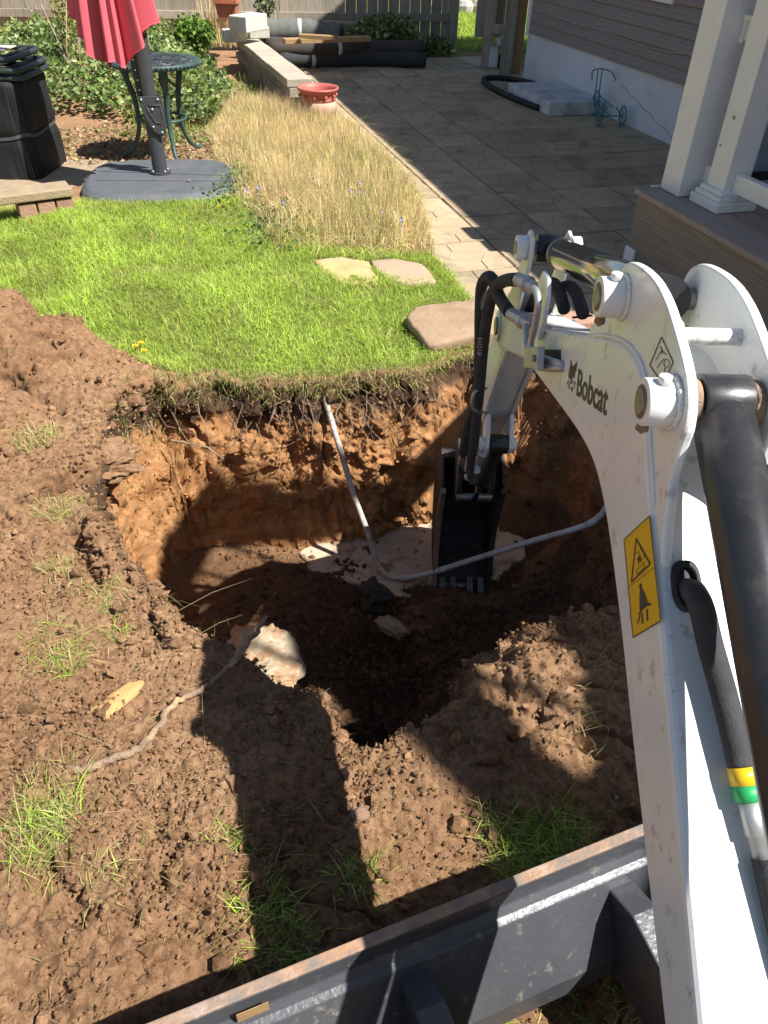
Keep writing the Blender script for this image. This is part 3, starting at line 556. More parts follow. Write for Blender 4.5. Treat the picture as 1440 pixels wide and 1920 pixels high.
# ================================================================== DECK with posts and railing
DZ = .42
deck = thing('deck', 'raised composite deck with brown fascia and pinkish boards', 'deck', L(3.6, 1))
DV0 = 0.9
MB().hbox(2.735, 4.58, DV0+.03, deck_v-.02, .02, DZ-.045).build('framing', M['block_dark'], deck)
fa = MB(); fa.hbox(2.712, 2.733, DV0, deck_v, .01, DZ-.032); fa.build('fascia', M['fascia'], deck, .003)
fa = MB(); fa.hbox(2.733, 4.58, deck_v-.018, deck_v+.004, .01, DZ-.034); fa.build('fascia', M['fascia'], deck, .003)
MB().hbox(2.69, 2.825, DV0, deck_v+.02, DZ-.03, DZ).build('deck_board', M['deckboard'], deck, .004)
bw = .138; k = 0; bb = None
while True:
    n0 = 2.83+k*(bw+.006)
    if n0+bw > 4.58: break
    if bb is None: bb = MB().hbox(n0, n0+bw, DV0, deck_v+.016, DZ-.027, DZ-.002).build('deck_board', M['deckboard'], deck, .003)
    else:
        o = bb.copy(); COL.objects.link(o); o.location = NH*(k*(bw+.006))
    k += 1
MB().hbox(2.80, 3.25, deck_v+.018, deck_v+.034, DZ-.03, DZ+.006).build('edge_trim', M['white_clean'], deck, .002)
MB().hbox(2.690, 2.709, 3.92, 4.02, .0, .10).build('corner_trim', M['white_clean'], deck, .003)
# far column at the deck edge
cl = thing('porch_column', 'thick square white newel column behind the stepped railing post', 'column', L(2.94, 3.95, DZ))
MB().hbox(2.84, 3.03, 3.845, 4.025, DZ, 1.56).build('shaft', M['white_clean'], cl, .004)
MB().hbox(2.82, 3.05, 3.83, 4.045, 1.56, 1.62).build('capital', M['white_clean'], cl, .004)
# near post
po = thing('railing_post', 'square white vinyl railing post with stepped base on the deck', 'post', L(2.99, 3.66, DZ))
PN, PV = 2.995, 3.66
MB().hbox(PN-.075, PN+.075, PV-.075, PV+.075, DZ, DZ+1.25).build('shaft', M['white_clean'], po, .004)
for k, (h0, h1, e) in enumerate([(0, .05, .125), (.05, .075, .112), (.075, .10, .098)]):
    MB().hbox(PN-e, PN+e, PV-e, PV+e, DZ+h0, DZ+h1).build('base_trim', M['white_clean'], po, .006)
for (dz, dv, r) in [(.44, .0, .010), (.30, .045, .006)]:
    MB().lathe([(r, 0), (r, .004)], L(PN-.0755, PV+dv, DZ+dz), 14, -NH).build('screw_plug', M['steel'], po)
MB().hbox(PN-.09, PN+.09, PV-.09, PV+.09, DZ+1.25, DZ+1.29).build('cap', M['white_clean'], po, .004)
def railing(name, label, a, b, axis, zb, zt, nb, group):
    """rails from a to b (house coordinates)"""
    r = thing(name, label, 'railing', L(*a, DZ), group)
    a = np.array(a, float); b = np.array(b, float); d = (b-a)/np.linalg.norm(b-a); ln = np.linalg.norm(b-a)
    D3 = NH*d[0]+VH*d[1]; S3 = np.cross((0, 0, 1), D3)
    c = (a+b)/2
    MB().box(L(*c, zb), (ln, .05, .09), D3, S3).build('bottom_rail', M['white_clean'], r, .004)
    MB().box(L(*c, zt), (ln, .05, .085), D3, S3).box(L(*c, zt+.055), (ln, .085, .024), D3, S3).build('top_rail', M['white_clean'], r, .004)
    for q in (a+d*.02, b-d*.02): MB().box(L(*q, zb-.055), (.04, .03, .02), D3, S3).build('bracket', M['white_clean'], r, .002)
    for q in (a+d*.015, b-d*.015): MB().box(L(*q, zt), (.03, .07, .11), D3, S3).build('bracket', M['white_clean'], r, .004)
    for i in range(nb):
        if i < 3: continue
        q = a+(b-a)*(i+.5)/nb; MB().box(L(*q, (zb+zt)/2), (.034, .034, zt-zb-.08), D3, S3).build('baluster', M['white_clean'], r, .003)
    return r
railing('deck_railing', 'white vinyl railing running along the deck from the stepped post', (PN, PV-.076), (PN, 2.02), 'v', DZ+.14, DZ+.95, 13, None)
railing('deck_railing', 'short white railing section between square post and porch column', (PN+.0, PV+.076), (PN+.0, 3.843), 'v', DZ+.12, DZ+.80, 0, None)
pg = thing('shade_screen', 'unseen white arched screen added to throw shade over the pit', 'screen', L(2.76, 0, DZ))  # out-of-view piece, added and shaped to cast shadow into the pit
outer = [(2.02, 2.10), (1.45, 2.67), (1.17, 3.26), (.94, 3.88), (.78, 4.37), (.40, 4.62), (-.10, 4.66), (-.55, 4.50), (-.85, 4.26), (-.98, 4.12)]
inner = [(2.02, 1.90), (1.38, 2.48), (1.08, 3.08), (.83, 3.68), (.66, 4.12), (.34, 4.34), (-.10, 4.37), (-.45, 4.22), (-.68, 4.02), (-.80, 3.88)]
low_ = [(2.02, 1.72), (1.42, 2.10), (1.08, 2.74), (.80, 3.20), (.56, 3.66), (.28, 3.86), (-.10, 3.86), (-.34, 3.60), (-.70, 3.52), (-.78, 3.60)]
def prism_nv(poly, n0, n1): return MB().prism(poly, n0, n1, (0, 0, 0), VH, EZ0, NH)
EZ0 = np.array([0, 0, 1.0])
for i in range(len(outer)-1): prism_nv([outer[i], outer[i+1], inner[i+1], inner[i]], 2.72, 2.78).build('shade_arch_board', M['white_clean'], pg)
for i in range(len(low_)-1): prism_nv([low_[i], low_[i+1], (low_[i+1][0], DZ), (low_[i][0], DZ)], 2.735, 2.765).build('shade_screen_board', M['white_clean'], pg)
prism_nv([(-.79, 3.9), (-.98, 4.12), (-1.15, 4.0), (-2.6, 4.0), (-2.6, DZ), (-.785, DZ)], 2.735, 2.765).build('shade_screen_board', M['white_clean'], pg)
for (v, z0, z1) in [(1.2, 2.5, 2.9), (.73, 3.3, 4.0), (.45, 3.7, 4.28), (.2, 3.8, 4.36), (-.12, 3.8, 4.38), (-.42, 3.5, 4.25), (-.62, 3.5, 4.1)]:
    MB().hbox(2.74, 2.76, v-.013, v+.013, z0, z1).build('shade_spindle', M['white_clean'], pg)
# dark storm door frame standing behind the posts on the house wall
dr = thing('porch_door', 'dark framed glass door seen between the white posts', 'door', L(3.55, 4.10, .2))
for (n0, n1, z0, z1) in [(3.46, 3.53, .2, 2.3), (4.25, 4.31, .2, 2.3), (3.53, 4.25, .2, .30), (3.53, 4.25, 2.2, 2.3)]:
    MB().hbox(n0, n1, 4.60, 4.65, z0, z1).build('frame', M['black_paint'], dr, .003)
MB().hbox(3.53, 4.25, 4.615, 4.627, .30, 2.2).build('pane', M['glass'], dr)

# ================================================================== FENCE at the back
FA = np.array([.74, 12.46, 0.0]); FD = np.array([-math.cos(math.radians(9)), -math.sin(math.radians(9)), 0]); FS = np.array([-FD[1], FD[0], 0])*-1.0
fence = thing('board_fence', 'weathered vertical board fence across the back of the yard', 'fence', FA+FD*3)
FS = np.cross((0, 0, 1), FD)          # towards the far side or near side
if FS[1] > 0: FS = -FS                # near side
pk = None
for i in range(46):
    s = .10+i*.146
    c = FA+FD*s; zb = .08+.18*float(smooth01((s-2.2)/.6))
    if pk is None:
        pk0 = c.copy(); pk = MB().box(c+np.array([0, 0, 1.0]), (.138, .018, 1.85), FD, FS).build('picket', M['fence'], fence); o = pk
    else:
        o = pk.copy(); COL.objects.link(o); o.location = (c-pk0)
    o.location = np.array(o.location)+np.array([0, 0, zb-.08+random.uniform(-.015, .015)])+FS*random.uniform(-.004, .004)
for z in (.42, 1.5):
    for s0, s1 in ((.05, 2.4), (2.4, 4.8), (4.8, 6.9)):
        MB().box(FA+FD*(s0+s1)/2+FS*.03+np.array([0, 0, z]), (s1-s0-.004, .04, .09), FD, FS).build('rail', M['fence'], fence, .003)
MB().box(FA+np.array([0, 0, .95]), (.11, .11, 2.1), FD, FS).build('post', M['fence'], fence, .004)
MB().box(FA+FD*2.4+FS*-.07+np.array([0, 0, .95]), (.1, .1, 2.1), FD, FS).build('post', M['fence'], fence, .004)
# short fence piece next to the house
f2 = thing('fence_panel', 'short grey fence panel between the gateway and the house corner', 'fence', L(4.5, 10.3))
for i, (n, v) in enumerate([(4.36, 10.62), (4.43, 10.43)]): pass
def fpost(px0, px1, py, zt, name='post', th=.09, dz=0):
    a = at(px0, py, dz); b = at(px1, py+ (px1-px0)*.02, dz); c = (a+b)/2; w = np.linalg.norm(b-a)
    MB().box(c+np.array([0, th/2, (zt)/2]), (w, th, zt), (1, 0, 0), (0, 1, 0)).build(name, M['fence'], f2, .003)
fpost(902, 921, 126, 2.0); fpost(937, 957, 140, 2.0)
for px in (925, 945, 965):
    a = at(px, 120, .30); MB().box(np.array([a[0], at(930, 126)[1]+.16+.02*(px % 3), 1.18]), (.13, .018, 1.75), (1, 0, 0), (0, 1, 0)).build('picket', M['fence'], f2)
c = (at(920, 110, .36)+at(975, 118, .36))/2
MB().box(np.array([1.26, at(945, 138)[1]+.10, .46]), (.42, .04, .10), (1, 0, 0), (0, 1, 0)).build('rail', M['fence'], f2, .003)
MB().box(np.array([1.46, at(945, 138)[1]+.05, .75]), (.13, .10, 1.5), (1, 0, 0), (0, 1, 0)).build('post', M['lumber'], f2, .003)
bx = thing('utility_box', 'small white utility box tucked under the grey fence panel', 'box', at(924, 128))
b0 = at(924, 130)+np.array([0, .10, 0])
MB().box(b0+np.array([0, 0, .12]), (.10, .07, .22)).build('body', M['greenpaint_plastic'], bx, .004)
MB().lathe([(.04, 0), (.05, .05), (.03, .13), (.0, .14)], b0+np.array([.07, .0, .22]), 12).build('meter_cap', M['zinc'], bx)
MB().box(b0+np.array([.10, -.02, .08]), (.07, .05, .16)).build('cover', M['rubber'], bx, .004)

# far lawn edging stones beyond the gateway
for i in range(4):
    c = np.array([.62+.30*i, 17.2+.05*i+random.uniform(-.05, .05), .10]); mb = MB()
    mb.lathe([(.0, -.12), (.15, -.1), (.17, .02), (.12, .10), (.0, .12)], c, 9, scale=(1, .7), smooth=False)
    tag(mb.build('edging_stone', M['stone_far']), ['leftmost pale edging stone across the lawn beyond the gateway', 'second pale edging stone from the left beyond the gateway', 'third pale edging stone from the left beyond the gateway', 'rightmost pale edging stone beyond the gateway'][i], 'stone', 'edging stones beyond the gateway')

# ================================================================== RETAINING WALLS
wallA, wallB = at(562, 146, .33), at(461, 68, .33)
WD = wallB-wallA; WLEN = np.linalg.norm(WD); WD /= WLEN; WS = np.array([-WD[1], WD[0], 0]); WS = WS if WS[0] < 0 else -WS
rw = thing('retaining_wall', 'low tan block retaining wall with coping running back to the fence', 'wall', np.array([wallA[0], wallA[1], 0]))
bk = None; nb = int(WLEN/.31)+1
for r in range(3):
    for i in range(nb):
        for sd in (1, -1):
            c = wallA+WD*(.155+.31*i+(.15 if r % 2 else 0)-.0)+WS*sd*.055; c[2] = -.02+.09*r+.045
            if bk is None:
                bk0 = c.copy(); bk = MB().box(c, (.304, .10, .086), WD, WS).build('block', M['block'], rw, .006); o = bk
            else: o = bk.copy(); COL.objects.link(o); o.location = c-bk0
            o.location = np.array(o.location)+WS*random.uniform(-.006, .006)
ck = None
for i in range(nb):
    c = wallA+WD*(.15+.305*i); c[2] = .25+.037
    if ck is None: ck0 = c.copy(); ck = MB().box(c, (.30, .25, .072), WD, WS).build('coping_stone', M['coping'], rw, .008); o = ck
    else: o = ck.copy(); COL.objects.link(o); o.location = c-ck0
    o.location = np.array(o.location)+WS*random.uniform(-.006, .006)
# back wall of the raised bed along the fence
rb = thing('back_wall', 'low dark block wall behind the rolled carpets', 'wall', at(560, 92, .0))
ba, b2 = at(482, 27, .44), at(655, 33, .44); BD = b2-ba; BD[2] = 0; bl = np.linalg.norm(BD); BD /= bl; BS = np.array([-BD[1], BD[0], 0]); q0 = None
for r in range(4):
    for i in range(int(bl/.40)+1):
        c = ba+BD*(.2+.40*i+(.2 if r % 2 else 0)); c[2] = .05+.098*r
        if q0 is None: q00 = c.copy(); q0 = MB().box(c, (.394, .22, .094), BD, BS).build('block', M['block'], rb, .006); o = q0
        else: o = q0.copy(); COL.objects.link(o); o.location = c-q00
        o.location = np.array(o.location)+BS*random.uniform(-.01, .01)
# loose pale blocks on the wall's end
e = wallB+np.array([0, 0, 0]); e0 = np.array([e[0], e[1], 0])
zA = .325
tag(MB().box(at(420, 66, zA+.06)+np.array([.12, .0, 0]), (.20, .26, .12), WD, WS).build('loose_block', M['pale_stone'], None, .01), 'pale block lying flat at the far end of the retaining wall', 'block')
tag(MB().box(at(482, 62, zA+.06)+np.array([0, .1, 0]), (.16, .24, .12), WD, WS).build('loose_block', M['pale_stone'], None, .01), 'small pale block beside the carpets at the end of the retaining wall', 'block')
tag(MB().box(at(466, 42, zA+.20), (.42, .24, .16), (.45, .89, 0), (-.89, .45, 0)).build('loose_block', M['pale_stone'], None, .012), 'long pale block set on top of two others on the retaining wall', 'block')

# terracotta planter box
pb = thing('planter_box', 'orange terracotta square planter at the top of the retaining wall', 'planter', at(424, 40, .3))
c = at(424, 40, .42)+np.array([0, .15, 0])
def frustum(mb, c, w0, w1, h, X=(1, 0, 0), Y=(0, 1, 0)):
    X = np.asarray(X, float); Y = np.asarray(Y, float); V_ = []
    for w, z in ((w0, 0), (w1, h)): V_ += [c+X*a*w/2+Y*b*w/2+np.array([0, 0, z]) for a, b in ((-1, -1), (1, -1), (1, 1), (-1, 1))]
    return mb.add(V_, [(0, 3, 2, 1), (0, 1, 5, 4), (1, 2, 6, 5), (2, 3, 7, 6), (3, 0, 4, 7)])
mb = MB(); frustum(mb, c, .20, .27, .22); frustum(mb, c+np.array([0, 0, .03]), .17, .235, .19); mb.build('body', M['terracotta'], pb, .004)
rm = MB()
for X, Y in (((1, 0, 0), (0, 1, 0)), ((0, 1, 0), (1, 0, 0))):
    for s_ in (-1, 1): rm.box(c+np.array(X)*s_*.13+np.array([0, 0, .205]), (.035, .295 if X[0] else .225, .05), X, Y)
rm.build('rim', M['terracotta'], pb, .005)

# red round pot
pt = at(596, 166, .30); pot = thing('flower_pot', 'faded red round pot with bobbled rim by the wall end', 'pot', (pt[0], pt[1], 0))
PO = np.array([pt[0], pt[1], .0])
MB().lathe([(.11, 0), (.15, .04), (.175, .14), (.165, .205)], PO, 28).build('body', M['redpot_dusty'], pot)
MB().lathe([(.165, .205), (.152, .225), (.158, .26), (.185, .292), (.192, .30), (.192, .315), (.178, .315), (.165, .29), (.15, .24), (.145, .22), (.0, .22)], PO, 28).build('rim', M['redpot'], pot)
for i in range(10):
    a = i*2*math.pi/10+.2; MB().lathe([(0, -.016), (.012, -.011), (.016, 0), (.012, .011), (0, .016)], PO+np.array([.168*math.cos(a), .168*math.sin(a), .25]), 8).build('knob', M['redpot'], pot)

# rolled carpets, lumber, pipe
def roll(name, label, pts, r, mat, tape=None, group=None):
    t = thing(name, label, 'roll', pts[0], group)
    P = spline(pts, 6); n = len(P); rr = [r*(1+.05*math.sin(i*1.7)) for i in range(n)]
    MB().tube(P, rr, 16).build('roll', mat, t)
    mb = MB(); d = P[-1]-P[-2]; d /= np.linalg.norm(d); sp = []
    u_ = np.cross(d, (0, 0, 1)); u_ /= np.linalg.norm(u_); w_ = np.cross(d, u_)
    for i in range(40): a = i*.5; q = r*.95*i/40; sp.append(P[-1]+d*.004+q*(math.cos(a)*u_+math.sin(a)*w_))
    mb.tube(sp, .004, 4); mb.build('wound_edge', M['block_dark'], t)
    if tape:
        i = int(tape*(n-1)); dd = P[i+1]-P[i]; dd /= np.linalg.norm(dd)
        MB().tube([P[i]-dd*.02, P[i]+dd*.03], rr[i]*1.04, 16).build('tape', M['tape_white'], t)
    return t
roll('carpet_roll', 'dark green rolled mat lying nearest on the patio', [at(525, 112, .09), at(600, 111, .09), at(700, 109, .09), at(798, 113, .09)], .085, M['carpet_dark'], .30)
roll('carpet_roll', 'brown rolled carpet lying behind the nearest dark roll', [at(505, 91, .20), at(600, 92, .20), at(700, 89, .20), at(792, 91, .20)], .085, M['carpet_brown'], .45)
roll('carpet_roll', 'faded grey rolled mat against the back wall', [at(484, 57, .36), at(560, 57, .355), at(600, 61, .34), at(640, 65, .33)], .13, M['carpet_grey'], .35)
roll('carpet_roll', 'thin brown roll lying half hidden under the lumber', [at(495, 80, .26), at(600, 80, .26), at(690, 80, .26)], .06, M['carpet_brown'])
def beam(px0, py0, px1, py1, z, w, h): 
    a, b = at(px0, py0, z), at(px1, py1, z); d = b-a; ln = np.linalg.norm(d); d /= ln; return MB().box((a+b)/2, (ln, w, h), d, np.cross((0, 0, 1), d))
tag(beam(532, 77, 692, 72, .335, .14, .05).build('lumber_board', M['lumber'], None, .004), 'long yellow sawn board resting on the carpet rolls', 'board')
tag(beam(562, 67, 630, 71, .40, .10, .04).build('lumber_board', M['lumber'], None, .004), 'short board tilted behind the long yellow board', 'board')
tag(MB().tube([at(642, 117, .035), at(700, 118, .035), at(782, 118, .035)], [.03, .028, .028], 10).build('plastic_pipe', M['carpet_dark']), 'thin dark pipe on the patio in front of the carpet rolls', 'pipe')

# ================================================================== UMBRELLA, BASE, TABLE
UP = np.array([-1.69, 5.84, 0])
ub = thing('umbrella_base', 'wide charcoal weighted umbrella base plate on the paving', 'umbrella base', (-1.68, 5.82, 0))
def superell(a, b, e, n=48): return [(a*abs(math.cos(q))**(2/e)*(1 if math.cos(q) > 0 else -1), b*abs(math.sin(q))**(2/e)*(1 if math.sin(q) > 0 else -1)) for q in [2*math.pi*i/n for i in range(n)]]
mb = MB(); lv = []
ub_r = math.radians(10); UX = np.array([math.cos(ub_r), math.sin(ub_r), 0]); UY = np.array([-math.sin(ub_r), math.cos(ub_r), 0])
for sc_, z in [(.965, .0), (1.0, .02), (1.0, .055), (.985, .068), (.93, .088), (.90, .092)]: lv.append([np.array([-1.68, 5.79, 0])+UX*x*sc_+UY*y*sc_+np.array([0, 0, z]) for x, y in superell(.535, .475, 3.6)])
Vv = [p for l_ in lv for p in l_]; k = 48
mb.add(Vv, [(i*k+j, i*k+(j+1) % k, (i+1)*k+(j+1) % k, (i+1)*k+j) for i in range(len(lv)-1) for j in range(k)]); mb.add(lv[-1], [tuple(range(k))])
mb.build('plate', M['umb_base'], ub)
for a, b in [((-.45, .10), (.46, -.06)), ((-.44, -.13), (.44, -.20)), ((-.02, .38), (.02, .12))]:
    A_, B_ = (np.array([-1.68, 5.82, .0925])+UX*p[0]+UY*p[1] for p in (a, b)); d = B_-A_; ln = np.linalg.norm(d); d /= ln
    MB().box((A_+B_)/2, (ln, .006, .002), d, np.cross((0, 0, 1), d)).build('seam', M['iron_dark'], ub)
um = thing('cantilever_umbrella', 'closed red cantilever umbrella on a charcoal post', 'umbrella', UP+np.array([0, 0, .093]))
lean = np.array([-.01, .0, 1.0]); lean /= np.linalg.norm(lean)
pX, pY = np.array([.97, .2, 0]), np.array([-.2, .97, 0])
def ell(c, a, b, zlo, zhi, k=20):
    m_ = MB(); V_ = [c+lean*z+pX*a*math.cos(2*math.pi*i/k)+pY*b*math.sin(2*math.pi*i/k) for z in (zlo, zhi) for i in range(k)]
    m_.add(V_, [(j, (j+1) % k, k+(j+1) % k, k+j) for j in range(k)], True); m_.add(V_[k:], [tuple(range(k))]); return m_
ell(UP, .052, .038, .095, 2.6).build('post', M['umb_metal'], um)
mb = ell(UP, .075, .06, .094, .108); mb.build('foot_flange', M['umb_metal'], um)
for i in range(4):
    a = .6+i*math.pi/2; MB().lathe([(.008, 0), (.008, .012)], UP+pX*.062*math.cos(a)+pY*.05*math.sin(a)+np.array([0, 0, .108]), 6).build('bolt', M['zinc'], um)
# bracket plates
O = UP+pY*-.045
poly = [(-.075, .60), (-.07, .54), (-.03, .43), (.0, .38), (.045, .35), (.078, .36), (.085, .42), (.08, .58), (.065, .60)]
MB().prism(poly, 0, .006, O, pX, (0, 0, 1), -pY).build('bracket_plate', M['umb_metal'], um, .003)
MB().prism(poly, 0, .006, UP+pY*.045, pX, (0, 0, 1), pY).build('bracket_plate', M['umb_metal'], um, .003)
tri = [(-.028, .545), (.068, .545), (.072, .46), (.055, .43), (.02, .44), (-.01, .49)]
rim_ = MB(); rim_.tube([O-pY*.0075+pX*a+np.array([0, 0, b]) for a, b in tri+tri[:1]], .004, 6); rim_.build('bracket_rib', M['umb_metal'], um)
for a, b in [(-.055, .58), (.055, .58), (.0, .41), (.055, .375), (.01, .52)]:
    MB().lathe([(.009, 0), (.007, .006), (0, .007)], O-pY*.006+pX*a+np.array([0, 0, b]), 10, -pY).build('bolt', M['zinc'], um)
arm_a = UP+pX*-.055+np.array([0, 0, .60]); arm_b = UP+pX*-.16+np.array([0, 0, 2.3])
MB().tube([arm_a+np.array([0, 0, -.03]), arm_b], .024, 12).build('support_arm', M['umb_metal'], um)
for i in range(6):
    c = arm_a+(arm_b-arm_a)*(.02+.035*i)-pY*.0225; MB().lathe([(.004, 0), (.004, .003)], c, 8, -pY).build('adjuster_hole', M['zinc'], um)
# folded canopy: pleated cloth gathered round the post
cn = thing('dummy', 'x', 'x'); bpy.data.objects.remove(cn)
def canopy():
    K_, R_ = 260, 46; CT = UP+np.array([-.105, -.14, .06]); Vv = []
    for j in range(R_):
        t = j/(R_-1)
        for i in range(K_):
            q = 2*math.pi*i/K_
            hem = .88-.13*max(0, math.cos(q+1.75))**1.0+.16*max(0, math.cos(q-math.pi))**2+.07*max(0, math.cos(q))**2+.03*math.cos(8*q+.4)
            z = hem+(2.75-hem)*t
            rad = .05+.150*(1-t)**.7
            fold = .30*math.cos(8*q+.5+.5*math.sin(3*t+q))+.16*math.cos(15*q+1.3+t)+.09*math.cos(23*q+2*t)
            rr = rad*(1+fold*(.35+.65*(1-t)))
            sway = .02*math.sin(4*z+q)
            Vv.append(CT+np.array([(rr*1.02+sway)*math.cos(q), rr*.72*math.sin(q), z]))
    Fc = [(j*K_+i, j*K_+(i+1) % K_, (j+1)*K_+(i+1) % K_, (j+1)*K_+i) for j in range(R_-1) for i in range(K_)]
    m_ = MB(); m_.add(Vv, Fc, True); o = m_.build('canopy', M['fabric_red'], um)
    hm = MB(); hm.tube([Vv[i] for i in range(0, K_, 1)]+[Vv[0]], .004, 5); hm.build('hem', M['fabric_red'], o)
canopy()
# bistro table
TB = np.array([-1.83, 6.60, 0]); TZ_ = .70
tb = thing('bistro_table', 'round dark green cast iron bistro table behind the umbrella post', 'table', TB)
def circ(r, z, n=48): return [TB+np.array([r*math.cos(2*math.pi*i/n), r*math.sin(2*math.pi*i/n), z]) for i in range(n+1)]
m_ = MB(); m_.lathe([(.30, TZ_-.005), (.335, TZ_-.002), (.338, TZ_-.012), (.33, TZ_-.035), (.322, TZ_-.036), (.318, TZ_-.012), (.30, TZ_-.014)], TB, 64); m_.build('rim', M['ironwork'], tb)
m_ = MB()
for i in range(60):
    a = 2*math.pi*i/60; m_.lathe([(0, -.014), (.008, -.008), (.008, .008), (0, .014)], TB+np.array([.338*math.cos(a), .338*math.sin(a), TZ_-.02]), 6)
m_.build('beaded_edge', M['ironwork'], tb)
m_ = MB()
for r in (.09, .19, .245): m_.tube(circ(r, TZ_-.008, 40), .009, 6)
for i in range(16):
    a = 2*math.pi*i/16; u_ = np.array([math.cos(a), math.sin(a), 0]); w_ = np.array([-u_[1], u_[0], 0]); z_ = np.array([0, 0, TZ_-.008])
    m_.tube(spline([TB+u_*.0+z_, TB+u_*.10+w_*.02+z_, TB+u_*.19-w_*.015+z_, TB+u_*.30+w_*.02+z_], 3), .0085, 6)
    c_ = TB+u_*.272+z_; m_.tube([c_+.020*(math.cos(b)*u_+math.sin(b)*w_) for b in np.linspace(0, 6.283, 11)], .0075, 5)
    c_ = TB+u_*.145+w_*.03+z_; m_.tube([c_+.017*(math.cos(b)*u_+math.sin(b)*w_) for b in np.linspace(0, 6.283, 11)], .0075, 5)
m_.build('lattice_top', M['iron_dark'], tb)
for a in (188, 58, -62):
    a = math.radians(a); u_ = np.array([math.cos(a), math.sin(a), 0]); w_ = np.array([-u_[1], u_[0], 0])
    P = spline([TB+u_*r+np.array([0, 0, z]) for r, z in [(.23, .68), (.235, .60), (.19, .42), (.19, .24), (.25, .09), (.34, .025), (.37, .02)]], 5)
    lg = MB(); lg.tube(P, list(np.interp(np.linspace(0, 1, len(P)), [0, .15, .5, .9, 1], [.03, .026, .018, .015, .02])), 8); lo = lg.build('leg', M['ironwork'], tb)
    sc_ = MB(); P2 = spline([TB+u_*.20+w_*s_*.0+np.array([0, 0, .62]) for s_ in (0,)]+[TB+u_*.12+np.array([0, 0, .64]), TB+u_*.10+np.array([0, 0, .56]), TB+u_*.17+np.array([0, 0, .50])], 5); sc_.tube(P2, .010, 6); sc_.build('scroll', M['ironwork'], lo)
m_ = MB(); m_.tube(circ(.18, .30, 30), .010, 6); m_.build('stretcher_ring', M['ironwork'], tb)

# ================================================================== COVERED BOX WITH FOLDED CHAIRS
gA = at(124, 332)        # front right foot of the cover
gc = np.array([gA[0]-.60, gA[1]+.16, 0])
cov = thing('covered_grill', 'black fabric covered grill with a grey strap round it', 'grill', gc)
def coverbox():
    hw, hd, hz = .46, .30, .62; K_ = 200; R_ = 44; Vv = []
    for j in range(R_):
        t = j/(R_-1); z = hz*t
        for i in range(K_):
            q = 2*math.pi*i/K_; x = hw*abs(math.cos(q))**.24*(1 if math.cos(q) > 0 else -1); y = hd*abs(math.sin(q))**.24*(1 if math.sin(q) > 0 else -1)
            pinch = 1-.035*math.exp(-((z-.29)/.03)**2)+.03*(1-t)**2-.02*t**3
            fold = (1-.8*t)*(.020*math.sin(26*q+1.5+1.5*math.sin(3*q))+.016*math.sin(41*q+2*z))*(.25+.75*abs(math.sin(2*q)))*min(1, abs(z-.29)*7)+.008*math.sin(7*q+16*z)+.006*math.sin(19*q-24*z)*t
            Vv.append(gc+np.array([x*(pinch+fold), y*(pinch+fold), z]))
    Fc = [(j*K_+i, j*K_+(i+1) % K_, (j+1)*K_+(i+1) % K_, (j+1)*K_+i) for j in range(R_-1) for i in range(K_)]
    m_ = MB(); m_.add(Vv, Fc, True); top = [v+np.array([0, 0, .0]) for v in Vv[-K_:]]; m_.add([gc+(v-gc)*np.array([.96, .96, 1])+np.array([0, 0, .02]) for v in top], [tuple(range(K_))])
    b_ = len(Vv)-K_; n_ = len(Vv)
    m_.f += [(b_+i, b_+(i+1) % K_, n_+(i+1) % K_, n_+i) for i in range(K_)]; m_.sm += [True]*K_
    m_.build('cover', M['cover'], cov)
    st_ = [gc+(np.array(Vv[20*K_+i])-gc)*np.array([1.022, 1.035, 1]) for i in range(K_)]+[gc+(np.array(Vv[20*K_])-gc)*np.array([1.022, 1.035, 1])]
    st_ = [p+np.array([0, 0, -.0+.02*math.sin(i*.08)]) for i, p in enumerate(st_)]
    m_ = MB(); kk = len(st_); m_.add([p+np.array([0, 0, dz]) for dz in (-.011, .011) for p in st_], [(i, i+1, kk+i+1, kk+i) for i in range(kk-1)], True); m_.build('strap', M['cover_strap'], cov)
coverbox()
def folded_chair(label, z, dx, dy, seat):
    t = thing('folded_chair', label, 'chair', gc+np.array([dx, dy, z]), 'folded chairs stacked on the covered grill')
    c = gc+np.array([dx, dy, z])
    hw, hd = .46, .27
    rp = [c+np.array([x, y, 0]) for x, y in [(-hw, -hd), (hw-.06, -hd), (hw-.015, -hd+.015), (hw, -hd+.06), (hw, hd-.06), (hw-.015, hd-.015), (hw-.06, hd), (-hw, hd)]]
    MB().tube(rp+[rp[0]], .018, 10).build('frame', M['chair_metal'], t)
    sb = MB()
    for i in range(9): sb.tube([c+np.array([-hw+.05+i*.105, -hd, .004]), c+np.array([-hw+.05+i*.105, hd, .004])], .004, 4)
    MB().tube([c+np.array([.27, -hd, 0]), c+np.array([.33, -hd, 0])], .021, 10).build('sleeve_joint', M['rubber'], t)
    MB().tube([c+np.array([hw-.09, -hd, 0]), c+np.array([hw-.09, hd, 0])], .014, 8).build('cross_bar', M['chair_metal'], t)
    if seat: MB().box(c+np.array([-.06, 0, .012]), (.72, .50, .006)).build('seat_mesh', M['mesh_seat'], t)
folded_chair('lowest of three folded dark tubular chairs on the covered grill', .660, .02, .02, False)
folded_chair('middle of three folded dark tubular chairs on the covered grill', .705, .01, .01, True)
folded_chair('topmost folded dark tubular chair with beige mesh seat', .765, -.04, .05, True)
ch_posts = MB()

